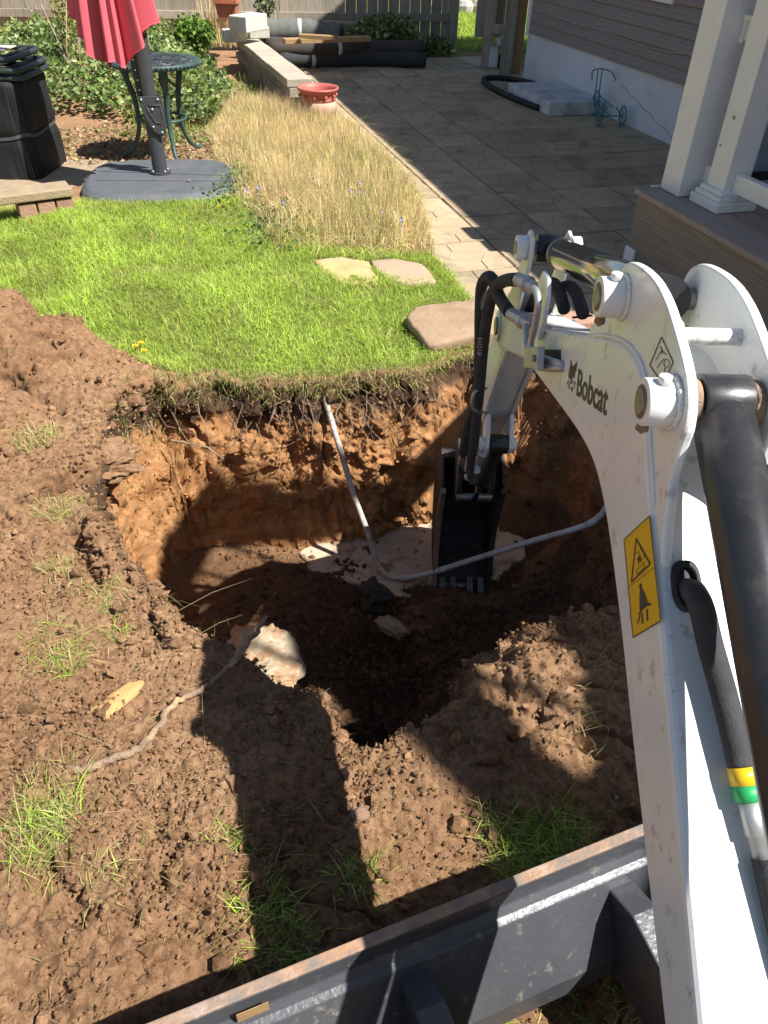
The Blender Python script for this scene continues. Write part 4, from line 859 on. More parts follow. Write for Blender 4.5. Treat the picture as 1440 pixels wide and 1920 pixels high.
# low bench of slab on bricks
sb_c = at(70, 372, .17)
bs_d = (at(138, 345, .19)-at(0, 362, .19)); bs_d[2] = 0; bs_d /= np.linalg.norm(bs_d); bs_s = np.array([-bs_d[1], bs_d[0], 0])
sc0 = at(66, 360, .19)+bs_s*.06
tag(MB().box(sc0+np.array([0, 0, -.02])-bs_d*.15, (.74, .19, .055), bs_d, bs_s).build('stone_slab', M['slab'], None, .010, 3), 'rough tan stone slab resting on bricks at the lawn edge', 'slab')
for i, off in enumerate([-.10, .015, .13]):
    tag(MB().box(np.array([sc0[0], sc0[1], .064])+bs_d*(off+.03), (.105, .16, .128), bs_d, bs_s).build('brick', M['brick'], None, .006),
        ['leftmost upright pink brick under the tan slab', 'middle upright pink brick under the tan slab', 'rightmost upright pink brick under the tan slab'][i], 'brick', 'bricks under the slab')
# tan paving under the base
pv = MB(); pv.prism([(-3.2, 5.28), (-2.0, 5.40), (-1.95, 6.3), (-2.3, 6.45), (-3.2, 6.4)], .0, .012, (0, 0, 0), (1, 0, 0), (0, 1, 0), (0, 0, 1)); tag(pv.build('paving_slab', M['slab']), 'tan paving slab under the covered grill and umbrella base', 'slab')

# ================================================================== FLAGSTONES
def flag(name, label, px, z, th, mat, tilt=(0, 0), seed=1):
    rs_ = random.Random(seed); P = [at(x, y, z) for x, y in px]; c = sum(P)/len(P); pts = []
    for i in range(len(P)):
        a, b = P[i], P[(i+1) % len(P)]
        for t in range(4): q = a+(b-a)*t/4; pts.append(q+np.array([rs_.uniform(-.008, .008), rs_.uniform(-.008, .008), 0]))
    n = len(pts); Vv = []
    lv_ = [(.97, -th), (1.0, -th*.6), (1.0, -th*.25), (.985, -.004), (.95, 0)]
    for s_, dz in lv_:
        for i, p in enumerate(pts):
            r_ = 1+(s_-1)+rs_.uniform(-.012, .012)*(s_ < 1 or dz < -.005); d = (p-c)*r_
            Vv.append(c+np.array([d[0], d[1], dz+d[0]*tilt[0]+d[1]*tilt[1]]))
    for k_ in (.7, .4):
        for i, p in enumerate(pts): d = (p-c)*k_; Vv.append(c+np.array([d[0], d[1], rs_.uniform(-.004, .005)+d[0]*tilt[0]+d[1]*tilt[1]]))
    L_ = len(lv_)+2; Fc = [(j*n+i, j*n+(i+1) % n, (j+1)*n+(i+1) % n, (j+1)*n+i) for j in range(L_-1) for i in range(n)]
    m_ = MB(); m_.add(Vv, Fc, True); m_.f.append(tuple((L_-1)*n+i for i in range(n))); m_.sm.append(True)
    return tag(m_.build(name, mat), label, 'flagstone')
flag('flagstone', 'flat yellowish flagstone set in the lawn at the end of the dry grass', [(583, 487), (640, 480), (690, 490), (712, 525), (650, 534), (612, 515)], .030, .06, M['flag_yellow'], seed=2)
flag('flagstone', 'flat pinkish flagstone between the yellow one and the patio', [(694, 488), (740, 484), (795, 494), (818, 526), (760, 533), (719, 518)], .030, .06, M['flag_pink'], seed=5)
flag('flagstone', 'thick brown flagstone tilted up on the pit edge', [(764, 594), (775, 576), (840, 570), (900, 566), (948, 590), (942, 618), (880, 628), (806, 638)], .075, .055, M['flag_brown'], tilt=(.02, .08), seed=8)
flag('flagstone', 'low dirty flagstone half buried below the thick brown one', [(800, 650), (850, 638), (905, 640), (900, 668), (840, 672)], -.03, .05, M['flag_brown'], seed=11)
for i, (px, py) in enumerate([(1075, 600), (1105, 606), (1068, 628)]):
    c = at(px, py, .03); tag(MB().box(c, (.19, .09, .055), NH, VH).build('paving_brick', M['brick'], None, .006), ['reddish paving brick nearest the deck at the patio edge', 'reddish paving brick behind the white boom at the patio edge', 'reddish paving brick closest to the pit'][i], 'brick', 'loose bricks at the patio edge')

# ================================================================== THINGS IN THE PIT
sl = MB(); px = [(560, 1035), (610, 1005), (700, 985), (790, 962), (900, 958), (975, 975), (985, 1040), (940, 1080), (860, 1105), (760, 1120), (690, 1100), (590, 1080)]
ps = [at(x, y, -.868) for x, y in px]; pp = []
for i in range(len(ps)):
    a, b = ps[i], ps[(i+1) % len(ps)]
    for t in range(5): q = a+(b-a)*t/5; pp.append((q[0]+random.uniform(-.012, .012), q[1]+random.uniform(-.012, .012)))
sl.prism(pp, -.98, -.868, (0, 0, 0), (1, 0, 0), (0, 1, 0), (0, 0, 1)); tag(sl.build('footing_slab', M['pale_slab'], None, .008), 'pale muddy concrete footing exposed on the pit floor', 'slab')
def rock_attr(me):
    for an, v_ in (('tone', .5),):
        a_ = me.attributes.new(an, 'FLOAT', 'POINT'); a_.data.foreach_set('value', np.full(len(me.vertices), v_, np.float32))
def rock(name, label, cat, c, size, mat, seed=0, rough=.16, sub=4, rot=0):
    bm = bmesh.new(); bmesh.ops.create_icosphere(bm, subdivisions=sub, radius=1.0)
    P = np.array([v.co[:] for v in bm.verts]); n_ = fbm(P+seed*7.7, 1.3, 4, .55); P = np.sign(P)*np.abs(P)**.75
    P = P*(1+rough*2.2*n_[:, None]+rough*.5*fbm(P+seed, 5, 3)[:, None]); P = P*np.array(size)
    ca_, sa_ = math.cos(rot), math.sin(rot); P = np.stack([P[:, 0]*ca_-P[:, 1]*sa_, P[:, 0]*sa_+P[:, 1]*ca_, P[:, 2]], 1)
    for v, p in zip(bm.verts, P): v.co = p+np.array(c)
    for f in bm.faces: f.smooth = True
    me = bpy.data.meshes.new(name); bm.to_mesh(me); bm.free(); rock_attr(me); return tag(link(name, me, mat), label, cat)
q = at(492, 1245, -.62); rock('chalky_boulder', 'chalky white and tan boulder in the left of the pit', 'rock', q+np.array([.0, .02, -.045]), (.13, .21, .065), M['chalk'], 3, .17, 5, rot=.30)
q = at(700, 1120, -.76); rock('dark_block', 'dark broken block under the bend of the conduit', 'block', q+np.array([0, .02, -.01]), (.06, .07, .06), M['block_dark'], 21, .3, 4, rot=.5)
q = at(735, 1175, -.70); rock('pale_rubble', 'pale slab of rubble below the dark block', 'rock', q, (.075, .035, .014), M['clay_rubble'], 8, .3, 4, rot=-.6)
# conduit
def YP(px, py, Y): return onplane(px, py, (0, Y, 0), (0, 1, 0))
cp = [YP(606, 725, 3.04), YP(613, 760, 2.98), YP(640, 850, 2.90), YP(664, 930, 2.84), YP(690, 1000, 2.78), YP(704, 1048, 2.73), YP(718, 1072, 2.70), YP(745, 1084, 2.68), YP(800, 1076, 2.66), YP(900, 1045, 2.60), YP(1000, 1014, 2.56), YP(1085, 990, 2.54), YP(1120, 972, 2.54), YP(1140, 945, 2.54), YP(1150, 900, 2.56)]
cps = spline(cp, 6)
cd = thing('conduit_pipe', 'white conduit pipe bending across the open pit', 'pipe', cps[42])
kk = 44
MB().tube(cps[:kk], .0135, 12).build('muddy_run', M['pvc'], cd); MB().tube(cps[kk-1:], .0135, 12).build('clean_run', M['pvc_clean'], cd)
for i in (kk, kk+6, len(cps)-16):
    d = cps[i+1]-cps[i]; d /= np.linalg.norm(d); MB().tube([cps[i]-d*.02, cps[i]+d*.02], .0155, 12).build('coupling', M['pvc_clean'], cd)

# sticks and roots
def stick(name, label, px, r0, r1, mat, cat='stick', lift=.008, wob=.004, n=6, sub=None):
    P = [on_ground(x, y, lift) for x, y in px]; P = spline(P, n); P = [p+np.array([random.uniform(-wob, wob) for _ in range(3)]) for p in P]
    m_ = MB().tube(P, list(np.linspace(r0, r1, len(P))), 8)
    if sub:
        for px_ in sub: Q = spline([on_ground(x, y, lift) for x, y in px_], n); m_.tube(Q, list(np.linspace(r1, r1*.55, len(Q))), 7)
    return tag(m_.build(name, mat), label, cat)
def stick3(name, label, P, r0, r1, mat, cat, twigs=0, wob=.003):
    P = spline(P, 7); P = [p+np.array([random.uniform(-wob, wob) for _ in range(3)]) for p in P]; m_ = MB().tube(P, list(np.linspace(r0, r1, len(P))), 7)
    for k in range(twigs):
        i = random.randrange(3, len(P)-2); d = np.array([random.gauss(0, 1), random.gauss(0, 1), random.uniform(-.2, 1.2)]); d /= np.linalg.norm(d); ln = random.uniform(.015, .035)
        m_.tube([P[i], P[i]+d*ln], [r1*.7, r1*.3], 4)
    return tag(m_.build(name, mat), label, cat)
P = [on_ground(110, 1456, -.004), on_ground(200, 1438, .022), on_ground(262, 1416, .026), on_ground(300, 1378, .028), on_ground(330, 1334, .03), on_ground(378, 1305, .028), on_ground(402, 1290, .028)]
stick3('tree_root', 'thick forked root lying across the loose soil left of the pit', P+[P[-1]+np.array([.06, .07, .02]), P[-1]+np.array([.115, .20, .04])], .0115, .0065, M['wood_root'], 'root', 5, .0045)
p0 = P[-1]+np.array([.045, .05, .015]); stick3('root_fork', 'dark branch of the root reaching over the pit', [p0, p0+np.array([.03, .07, .02]), p0+np.array([.06, .09, .03])], .009, .005, M['wood_root'], 'root')
q0 = at(420, 1312, -.02); tw = [YP(420, 1312, 1.36), YP(500, 1318, 1.37), YP(572, 1334, 1.36), YP(640, 1382, 1.30), YP(690, 1414, 1.26), YP(740, 1425, 1.24), YP(788, 1414, 1.24)]
stick3('bramble_twig', 'thin reddish bramble twig arching over the hollow in the pit', tw, .0052, .0036, M['twig'], 'twig', 12, .001)
wr = [YP(318, 825, 2.80), YP(350, 832, 2.74), YP(385, 838, 2.70), YP(420, 860, 2.66)]; stick3('broken_root', 'pale broken root poking out of the left pit wall', wr, .006, .0025, M['root_fine'], 'root', 3)
q = on_ground(204, 1330, .0); rock('clay_lump', 'long yellow clay lump lying on the soil beside the root', 'clay', q+np.array([0, 0, .004]), (.028, .105, .014), M['clay_stone'], 5, .12, 3, rot=-.62)
q = on_ground(672, 1530, .0)
rock('soil_clod', 'pale rounded clod half buried in the sunny ridge', 'clod', q, (.022, .018, .014), M['crumb'], 9, .2, 3)
q = on_ground(150, 872, .0)
m_ = MB(); a_ = on_ground(60, 915, .02); b_ = on_ground(225, 850, .02)
rock('turf_clod', 'dark slab of turf tipped over on the spoil heap', 'clod', (a_+b_)/2+np.array([0, .02, .0]), (.20, .10, .035), ground.data.materials[0], 12, .34, 5, rot=.25)

# ================================================================== MINI EXCAVATOR
EX = np.array([-.02, 1.0, 0]); EX /= np.linalg.norm(EX); EN = np.array([EX[1], -EX[0], 0]); EZ = np.array([0, 0, 1.0])
def W(s, z, off): return EN*off+EX*s+EZ*z
def bp(px, py, off):
    q = onplane(px, py, EN*off, EN); return float((q-EN*off)@EX), float(q[2])
OL, OR = .365, .495; OC = (OL+OR)/2
ex = thing('mini_excavator', 'white and black mini excavator with its boom reaching into the pit', 'excavator', (OC, 0, 0))
def plate(poly, o0, o1, name, mat, parent, bevel=.003, seg=2):
    return MB().prism(poly, o0, o1, (0, 0, 0), EX, EZ, EN).build(name, mat, parent, bevel, seg)
def cylx(s, z, o0, o1, r, name, mat, parent, bevel=.002, k=28):
    return MB().lathe([(r, 0), (r, o1-o0)], W(s, z, o0), k, EN).build(name, mat, parent, bevel)
nose = [(2.12+.062*math.cos(a), .715+.062*math.sin(a)) for a in np.linspace(-2.0, 1.1, 9)]
low = [(.24, .565), (.343, .640), (.592, .772), (.682, .822), (.760, .866), (.844, .908), (.92, .942), (.985, .962), (1.045, .970), (1.11, .965), (1.214, .945), (1.451, .886), (1.701, .822)]
up_ = [(1.632, .94), (1.377, 1.052), (1.175, 1.140), (1.08, 1.180), (1.02, 1.197), (.965, 1.200), (.920, 1.187), (.867, 1.145), (.790, 1.082), (.572, .932), (.443, .846), (.310, .757), (.16, .66)]
low = [tuple(p[:2]) for p in spline([np.array([x, z, 0]) for x, z in low], 3)]; up_ = [up_[0]]+[tuple(p[:2]) for p in spline([np.array([x, z, 0]) for x, z in up_[1:]], 3)]
boom = plate(low+nose+up_, OL, OR, 'boom', M['white'], ex, .011, 3)
# box section seams and doubler plate on the boom heel
luga = [(1.256, 1.085), (1.236, 1.13), (1.175, 1.170), (1.158, 1.215), (1.150, 1.258), (1.120, 1.285), (1.07, 1.300), (1.0, 1.308), (.94, 1.303), (.884, 1.288), (.829, 1.268), (.796, 1.247), (.778, 1.215), (.778, 1.187), (.776, 1.144), (.764, 1.120), (.748, 1.081), (.722, 1.040), (.74, 1.02), (.86, 1.08), (.95, 1.12), (1.08, 1.12)]
luga = luga[:2]+[tuple(p[:2]) for p in spline([np.array([x, z, 0]) for x, z in luga[2:18]], 4)]+luga[18:]
for a, b in ((OL+.006, OL+.020), (OR-.020, OR-.006)): plate(luga, a, b, 'lug_plate', M['white'], boom, .004)
for (s, z) in ((1.098, 1.240), (.830, 1.218)):
    for a, b in ((OL-.034, OL+.007), (OR-.007, OR+.034)):
        bo = cylx(s, z, a, b, .030, 'pin_boss', M['white'], boom, .003)
        fa_ = a if a < OC else b-.006
        cylx(s, z, fa_-.003 if a < OC else fa_+.003, (fa_+.006) if a < OC else fa_+.009, .0165, 'pin_end', M['steel'], bo, .0015)
        gr_ = MB().lathe([(.0165, 0), (.0165, .0006), (.0215, .0006), (.0215, 0)], W(s, z, a-.0007 if a < OC else b+.0001), 24, EN); gr_.build('grease_ring', M['wood_root'], bo)
        MB().lathe([(.009, 0), (.009, .010)], W(s-.004, z+.029, (a+b)/2), 6, EZ).build('keeper_bolt', M['white'], bo, .001)
        MB().lathe([(.003, 0), (.008, .004), (.009, .012), (.0, .02)], W(s+.004, z-.030, a+.012 if a < OC else b-.012), 8, (0, 0, -1)).build('grease_drip', M['wood_root'], bo)
    cylx(s, z, OL+.02, OR-.02, .0165, 'cross_pin', M['steel'], boom)
cylx(.925, 1.262, OL+.018, OR-.018, .011, 'spacer_tube', M['white'], boom)
cylx(2.12, .715, OL-.012, OR+.012, .026, 'arm_pivot_pin', M['steel'], boom)
cylx(2.12, .715, OL-.006, OL+.002, .045, 'arm_pivot_boss', M['white'], boom)
def weld(pts, name='weld_bead'):
    P = spline(pts, 8); MB().tube([p+np.array([random.uniform(-.0007, .0007) for _ in range(3)]) for p in P], [.0035+random.uniform(-.0008, .0008) for _ in P], 6).build(name, M['white'], boom)
weld([W(s_, z_, OL+.005) for s_, z_ in [(1.256, 1.098), (1.175, 1.141), (1.08, 1.182), (1.02, 1.199), (.965, 1.203), (.920, 1.190), (.867, 1.148), (.790, 1.085)]])
for (s, z) in ((1.098, 1.240), (.830, 1.218)): weld([W(s+.032*math.cos(a), z+.032*math.sin(a), OL+.0035) for a in np.linspace(0, 2*math.pi, 13)])
# rounded rib plate between the lugs
rib = [(.90, 1.195), (.93, 1.24), (.965, 1.262), (1.0, 1.262), (1.0, 1.25), (.965, 1.25), (.935, 1.23), (.91, 1.195)]
plate(rib, OL+.03, OL+.05, 'inner_rib', M['white'], boom, .002)

# flat prints on the left boom plate
def quadmap(corners, off):
    C = [np.array(bp(*c, off)) for c in corners]     # TL TR BR BL in photo pixels, on the plate's plane
    def f(u, v):                                     # u to the right, v downwards, 0..1
        p = C[0]*(1-u)*(1-v)+C[1]*u*(1-v)+C[2]*u*v+C[3]*(1-u)*v; return p
    return f
def sheet(f, polys, off, name, mat, parent, lift):
    m_ = MB()
    for pl in polys:
        m_.add([W(*f(u, v), off-lift) for u, v in pl], [tuple(range(len(pl)))])
    return m_.build(name, mat, parent)
def strip(f, pts, w, asp=1.0):
    out = []
    for (a, b) in zip(pts[:-1], pts[1:]):
        dx, dy = b[0]-a[0], (b[1]-a[1])*asp; l_ = math.hypot(dx, dy); nx_, ny_ = -dy/l_*w, dx/l_*w/asp
        out.append([(a[0]+nx_, a[1]+ny_), (b[0]+nx_, b[1]+ny_), (b[0]-nx_, b[1]-ny_), (a[0]-nx_, a[1]-ny_)])
    return out
# lettering
def text_polys(txt):
    cu = bpy.data.curves.new('tmp', 'FONT'); cu.body = txt; cu.size = 1; cu.fill_mode = 'FRONT'; cu.offset = .018; cu.resolution_u = 4
    to = bpy.data.objects.new('tmp', cu); COL.objects.link(to); dg = bpy.context.evaluated_depsgraph_get(); dg.update(); me = bpy.data.meshes.new_from_object(to.evaluated_get(dg))
    v = np.array([q.co[:] for q in me.vertices]); f = [tuple(p.vertices) for p in me.polygons]
    bpy.data.objects.remove(to); bpy.data.curves.remove(cu); bpy.data.meshes.remove(me)
    v = v[:, :2]; lo, hi = v.min(0), v.max(0); v = (v-lo)/(hi-lo); v[:, 1] = 1-v[:, 1]; return v, f
tv, tf = text_polys('Bobcat')
fq = quadmap([(1085, 691), (1143, 722), (1137, 781), (1081, 742)], OL)
m_ = MB(); m_.add([W(*fq(u, v), OL-.0008) for u, v in tv], tf); m_.build('lettering', M['ink'], boom)
fe = quadmap([(1066, 672), (1083, 674), (1081, 740), (1064, 736)], OL)
em = [[(.30, .0), (.46, .22), (.72, .16), (1.0, .06), (.92, .30), (.78, .42), (.74, .56), (.62, .50), (.50, .56), (.52, .70), (.40, .74), (.34, .58), (.18, .60), (.06, .50), (.14, .36), (.24, .22)], [(.40, .82), (.62, .80), (.56, .94), (.46, .95)]]
em += strip(fe, [(.15, .62), (-.1, .76)], .02)+strip(fe, [(.22, .66), (.05, .86)], .02)+strip(fe, [(.66, .62), (.9, .72)], .02)+strip(fe, [(.62, .68), (.8, .84)], .02)+strip(fe, [(.3, .68), (.22, .9)], .02)
sheet(fe, em, OL, 'emblem', M['ink'], boom, .0008)
# yellow warning sticker
fy = quadmap([(1171, 1012), (1219, 967), (1240, 1164), (1188, 1195)], OL)
st = sheet(fy, [[(0, 0), (1, 0), (1, 1), (0, 1)]], OL, 'warning_sticker', M['yellow'], boom, .0007)
pr = strip(fy, [(.47, .10), (.86, .44), (.14, .47), (.47, .10)], .022, 2.2)
pr += strip(fy, [(0, .5), (1, .5)], .006, 2.2)+strip(fy, [(.0, 0), (1, 0), (1, 1), (0, 1), (0, 0)], .012, 2.2)
pr += strip(fy, [(.38, .24), (.52, .24), (.52, .30), (.40, .30)], .008, 2.2)+strip(fy, [(.55, .22), (.68, .27), (.68, .34), (.56, .33)], .008, 2.2)+strip(fy, [(.36, .40), (.66, .38), (.66, .43), (.38, .44), (.36, .40)], .008, 2.2)
pr += [[(.44, .29), (.56, .29), (.58, .37), (.50, .33), (.46, .38)]]
hd = [(.46+.055*math.cos(a), .575+.026*math.sin(a)) for a in np.linspace(0, 6.283, 13)[:-1]]
pr += [hd, [(.43, .60), (.49, .60), (.58, .66), (.66, .78), (.34, .79), (.38, .66)]]
pr += strip(fy, [(.30, .83), (.44, .79), (.60, .78), (.74, .80)], .03, 2.2)+strip(fy, [(.34, .84), (.22, .90)], .022, 2.2)+strip(fy, [(.42, .83), (.40, .93)], .028, 2.2)+strip(fy, [(.60, .82), (.58, .93)], .028, 2.2)
sheet(fy, pr, OL, 'warning_print', M['ink'], st, .0012)
# diamond inspection mark on the lug
fd = lambda u, v: tuple((np.array(bp(1241+44*(u-.5), 632+88*v, OL+.006))))
dm = [(.5, 0), (1, .54), (.55, 1), (0, .6)]
pr = strip(None, dm+dm[:1], .02, 2)
pr += strip(None, [(.25, .5), (.5, .28), (.72, .38)], .014, 2)+strip(None, [(.3, .66), (.5, .52), (.62, .46)], .014, 2)+strip(None, [(.72+.12*math.cos(a), .56+.09*math.sin(a)) for a in np.linspace(0, 6.28, 11)], .014, 2)+strip(None, [(.66, .66), (.6, .78), (.5, .84), (.56, .9)], .016, 2)+strip(None, [(.45, .2), (.55, .3), (.5, .36)], .02, 2)
sheet(fd, pr, OL+.006, 'inspection_mark', M['ink'], boom, .0008)

# boom lift cylinder
bc = thing('x', 'x', 'x'); bpy.data.objects.remove(bc)
ca, cb = (.830, 1.218), (.10, .845); cdv = np.array(cb)-np.array(ca); cl_ = np.linalg.norm(cdv); cdv /= cl_
def axpt(a, d, t, off): return W(a[0]+d[0]*t, a[1]+d[1]*t, off)
bcy = MB().tube([axpt(ca, cdv, t, OC) for t in (.012, .02, cl_)], [.030, .0365, .0365], 32).build('lift_cylinder', M['black_paint'], ex)
cylx(.830, 1.218, OC-.030, OC+.030, .036, 'cylinder_eye', M['black_paint'], bcy)
for s_ in (-1, 1): cylx(.830, 1.218, OC+s_*.038-.006, OC+s_*.038+.006, .030, 'greasy_washer', M['wood_root'], bcy)
# arm cylinder
aa, ab = (1.098, 1.240), (1.925, 1.018); adv = np.array(ab)-np.array(aa); al = np.linalg.norm(adv); adv /= al
acy = MB().tube([axpt(aa, adv, t, OC) for t in (.0, .03, .038, .70, .705)], [.024, .030, .0335, .0335, .028], 48).build('arm_cylinder', M['chrome'], ex)
MB().tube([axpt(aa, adv, t, OC) for t in (-.02, .03)], [.034, .0335], 32).build('cylinder_base', M['black_paint'], acy)
MB().tube([axpt(aa, adv, t, OC) for t in (.69, .706)], .0345, 32).build('gland', M['steel'], acy)
MB().tube([axpt(aa, adv, t, OC) for t in (.70, al-.02)], .0175, 20).build('rod', M['chrome'], acy)
cylx(ab[0], ab[1], OC-.030, OC+.030, .034, 'rod_eye', M['black_paint'], acy)

# arm
arm_poly = [(1.885, 1.055), (1.93, 1.062), (1.965, 1.03), (1.985, .96), (2.06, .86), (2.19, .74), (2.34, .52), (2.50, .18), (2.66, -.10), (2.655, -.15), (2.60, -.165), (2.56, -.13), (2.44, .10), (2.30, .27), (2.17, .47), (2.06, .63), (1.98, .75), (1.93, .87), (1.885, .98), (1.87, 1.02)]
body_poly = [(1.985, .90), (2.06, .84), (2.17, .73), (2.32, .51), (2.48, .18), (2.62, -.08), (2.58, -.11), (2.45, .12), (2.31, .29), (2.18, .49), (2.07, .65), (1.995, .76)]
AW = .042
arm = plate(body_poly, OC-AW, OC+AW, 'arm', M['white'], ex, .006)
for s_ in (-1, 1):
    a = OC+s_*(AW+.001); b = a+s_*.010; plate(arm_poly, min(a, b), max(a, b), 'side_plate', M['white'], arm, .003)
    cylx(1.925, 1.018, min(b, b+s_*.028), max(b, b+s_*.028), .030, 'pin_boss', M['white'], arm)
    e_ = b+s_*.030; cylx(1.925, 1.018, min(b+s_*.024, e_), max(b+s_*.024, e_), .017, 'pin_end', M['steel'], arm)
    lug = [(2.24, .34), (2.30, .28), (2.285, .235), (2.24, .205), (2.20, .205), (2.185, .235), (2.20, .28)]
    plate(lug, OC+s_*.040-.007, OC+s_*.040+.007, 'cylinder_lug', M['white'], arm, .003)
    cylx(2.215, .235, min(OC+s_*.045, OC+s_*.062), max(OC+s_*.045, OC+s_*.062), .024, 'lug_boss', M['white'], arm)
cylx(1.925, 1.018, OC-.05, OC+.05, .017, 'top_pin', M['steel'], arm)
# decals of wear
# bucket cylinder
ba_, bb_ = (2.215, .235), (2.56, -.27); bdv = np.array(bb_)-np.array(ba_); bl_ = np.linalg.norm(bdv); bdv /= bl_
bk_ = MB().tube([axpt(ba_, bdv, t, OC) for t in (.0, .03, .40, .41)], [.028, .030, .030, .024], 24).build('bucket_cylinder', M['black_paint'], ex)
cylx(2.215, .235, OC-.030, OC+.030, .034, 'cylinder_eye', M['black_paint'], bk_)
MB().tube([axpt(ba_, bdv, t, OC) for t in (.40, bl_)], .014, 16).build('rod', M['chrome'], bk_)
# linkage
for s_ in (-1, 1):
    o_ = OC+s_*.068; MB().tube([W(2.55, .02, o_), W(2.60, -.12, o_), W(2.58, -.27, o_)], .014, 8).build('bucket_link', M['steel'], ex)
cylx(2.57, -.27, OC-.075, OC+.075, .016, 'link_pin', M['steel'], ex)
# bucket
BW = .122
side = [(2.63, -.25), (2.70, -.18), (2.78, -.16), (2.87, -.24), (2.945, -.37), (2.97, -.52), (2.93, -.68), (2.83, -.79), (2.69, -.84), (2.655, -.82), (2.70, -.70), (2.715, -.55), (2.69, -.40)]
bkt = MB()
back = [(2.72, -.17), (2.78, -.165), (2.865, -.245), (2.935, -.36), (2.965, -.52), (2.925, -.68), (2.83, -.785), (2.69, -.835), (2.655, -.845)]
n_ = len(back); Vv = []
for o_ in (OC-BW, OC+BW):
    for k_, (s, z) in enumerate(back): Vv.append(W(s, z, o_))
    for k_, (s, z) in enumerate(back):
        t0 = np.array(back[max(k_-1, 0)]); t1 = np.array(back[min(k_+1, n_-1)]); tt = t1-t0; tt /= np.linalg.norm(tt); nn = np.array([tt[1], -tt[0]]); s2, z2 = np.array([s, z])+nn*.014; Vv.append(W(s2, z2, o_))
m2 = 2*n_; Fc = []
for a in (0, n_): Fc += [(a+i, a+i+1, m2+a+i+1, m2+a+i) for i in range(n_-1)]
for b in (0, m2): Fc += [(b+i, b+i+1, b+n_+i+1, b+n_+i) for i in range(n_-1)]
Fc += [(0, n_, m2+n_, m2), (n_-1, 2*n_-1, m2+2*n_-1, m2+n_-1)]
bkt.add(Vv, Fc); bucket = bkt.build('bucket', M['bucket'], ex)
for s_ in (-1, 1):
    a = OC+s_*(BW+.001); b = a+s_*.012; plate(side, min(a, b), max(a, b), 'side_plate', M['bucket'], bucket, .003)
    cut = [(2.645, -.84), (2.69, -.70), (2.703, -.55), (2.68, -.41), (2.62, -.26), (2.595, -.27), (2.652, -.42), (2.672, -.55), (2.66, -.69), (2.615, -.84)]
    plate(cut, min(a-s_*.006, b+s_*.004), max(a-s_*.006, b+s_*.004), 'side_cutter', M['rust'] if s_ < 0 else M['bucket'], bucket, .002)
    ear = [(2.60, -.08), (2.70, -.06), (2.76, -.16), (2.70, -.30), (2.58, -.30), (2.555, -.2)]
    plate(ear, OC+s_*.072-.006, OC+s_*.072+.006, 'bucket_ear', M['bucket'], bucket, .003)
for o_ in (OC-BW+.03, OC-.04, OC+.04, OC+BW-.03):
    th_ = MB().prism([(2.70, -.825), (2.66, -.815), (2.60, -.855), (2.575, -.885), (2.60, -.885), (2.67, -.855), (2.71, -.845)], o_-.015, o_+.015, (0, 0, 0), EX, EZ, EN); th_.build('tooth', M['blade_paint'], bucket, .002)

# hydraulic hoses and lines at the end of the boom
def hose(name, P, r, mat, parent=ex, n=8): return MB().tube(spline(P, n), r, 12).build(name, mat, parent)
hz1 = [YP(972, 524, 1.78), YP(945, 527, 1.90), YP(926, 545, 1.98), YP(914, 590, 2.02), YP(906, 650, 2.05), YP(900, 720, 2.07), YP(893, 790, 2.10), YP(886, 850, 2.16)]
hz2 = [YP(955, 585, 1.80), YP(938, 560, 1.92), YP(920, 520, 2.0), YP(904, 535, 2.06), YP(900, 590, 2.08), YP(899, 660, 2.09), YP(894, 740, 2.12), YP(878, 800, 2.2), YP(868, 850, 2.28)]
h1_ = hose('hydraulic_hose', hz1, .0165, M['sleeve']); h2_ = hose('hydraulic_hose', hz2, .0165, M['sleeve'])
for tx, (pxa, pya) in (('HG18', (900, 640)),):
    tv, tf = text_polys(tx); c0 = YP(900, 600, 2.02); m_ = MB()
    c1 = YP(899, 690, 2.035); ax_ = c1-c0
    m_.add([c0+ax_*(.3+.36*u)+np.array([.014*(v-.5)-.002, -.0215+abs(v-.5)*.004, 0]) for u, v in tv], tf); m_.build('hose_print', M['zinc'], h1_)
for (a, b, Y1, Y2) in (((972, 524), (1003, 540), 1.78, 1.70), ((958, 588), (1000, 612), 1.80, 1.70)):
    A_, B_ = YP(*a, Y1), YP(*b, Y2); fo = MB().tube([A_, A_+(B_-A_)*.45, A_+(B_-A_)*.5, A_+(B_-A_)*.62, A_+(B_-A_)*.66, B_], [.0165, .0165, .021, .021, .015, .015], 8, smooth=False).build('hose_fitting', M['zinc'], ex)
br = [(1.545, 1.090), (1.60, 1.085), (1.625, 1.05), (1.60, 1.0), (1.585, .955), (1.535, .955), (1.52, 1.0), (1.52, 1.06)]
plate(br, OL-.012, OL-.002, 'hose_bracket', M['white'], boom, .003)
def wl(px, py, off): s, z = bp(px, py, off); return W(s, z, off)
t1 = [wl(1000, 540, OL-.03), wl(1006, 548, OL-.032), wl(1009, 570, OL-.03), wl(1003, 610, OL-.028), wl(995, 645, OL-.028), wl(1000, 662, OL-.028), wl(1020, 672, OL-.02), wl(1052, 683, OL-.004), wl(1060, 684, OL+.01)]
t2 = [wl(986, 610, OL-.026), wl(987, 640, OL-.028), wl(992, 665, OL-.03), wl(1004, 684, OL-.03), wl(1025, 690, OL-.02), wl(1052, 690, OL-.004), wl(1060, 690, OL+.01)]
hose('steel_line', t1, .0075, M['zinc']); hose('steel_line', t2, .0075, M['zinc'])
cp_ = [bp(x, y, OL-.03) for x, y in [(996, 652), (1022, 650), (1020, 694), (994, 690)]]
plate(cp_, OL-.045, OL-.030, 'line_clamp', M['zinc'], boom, .003)
s, z = bp(1004, 672, OL-.045); cylx(s, z, OL-.052, OL-.045, .007, 'clamp_bolt', M['rust'], boom)
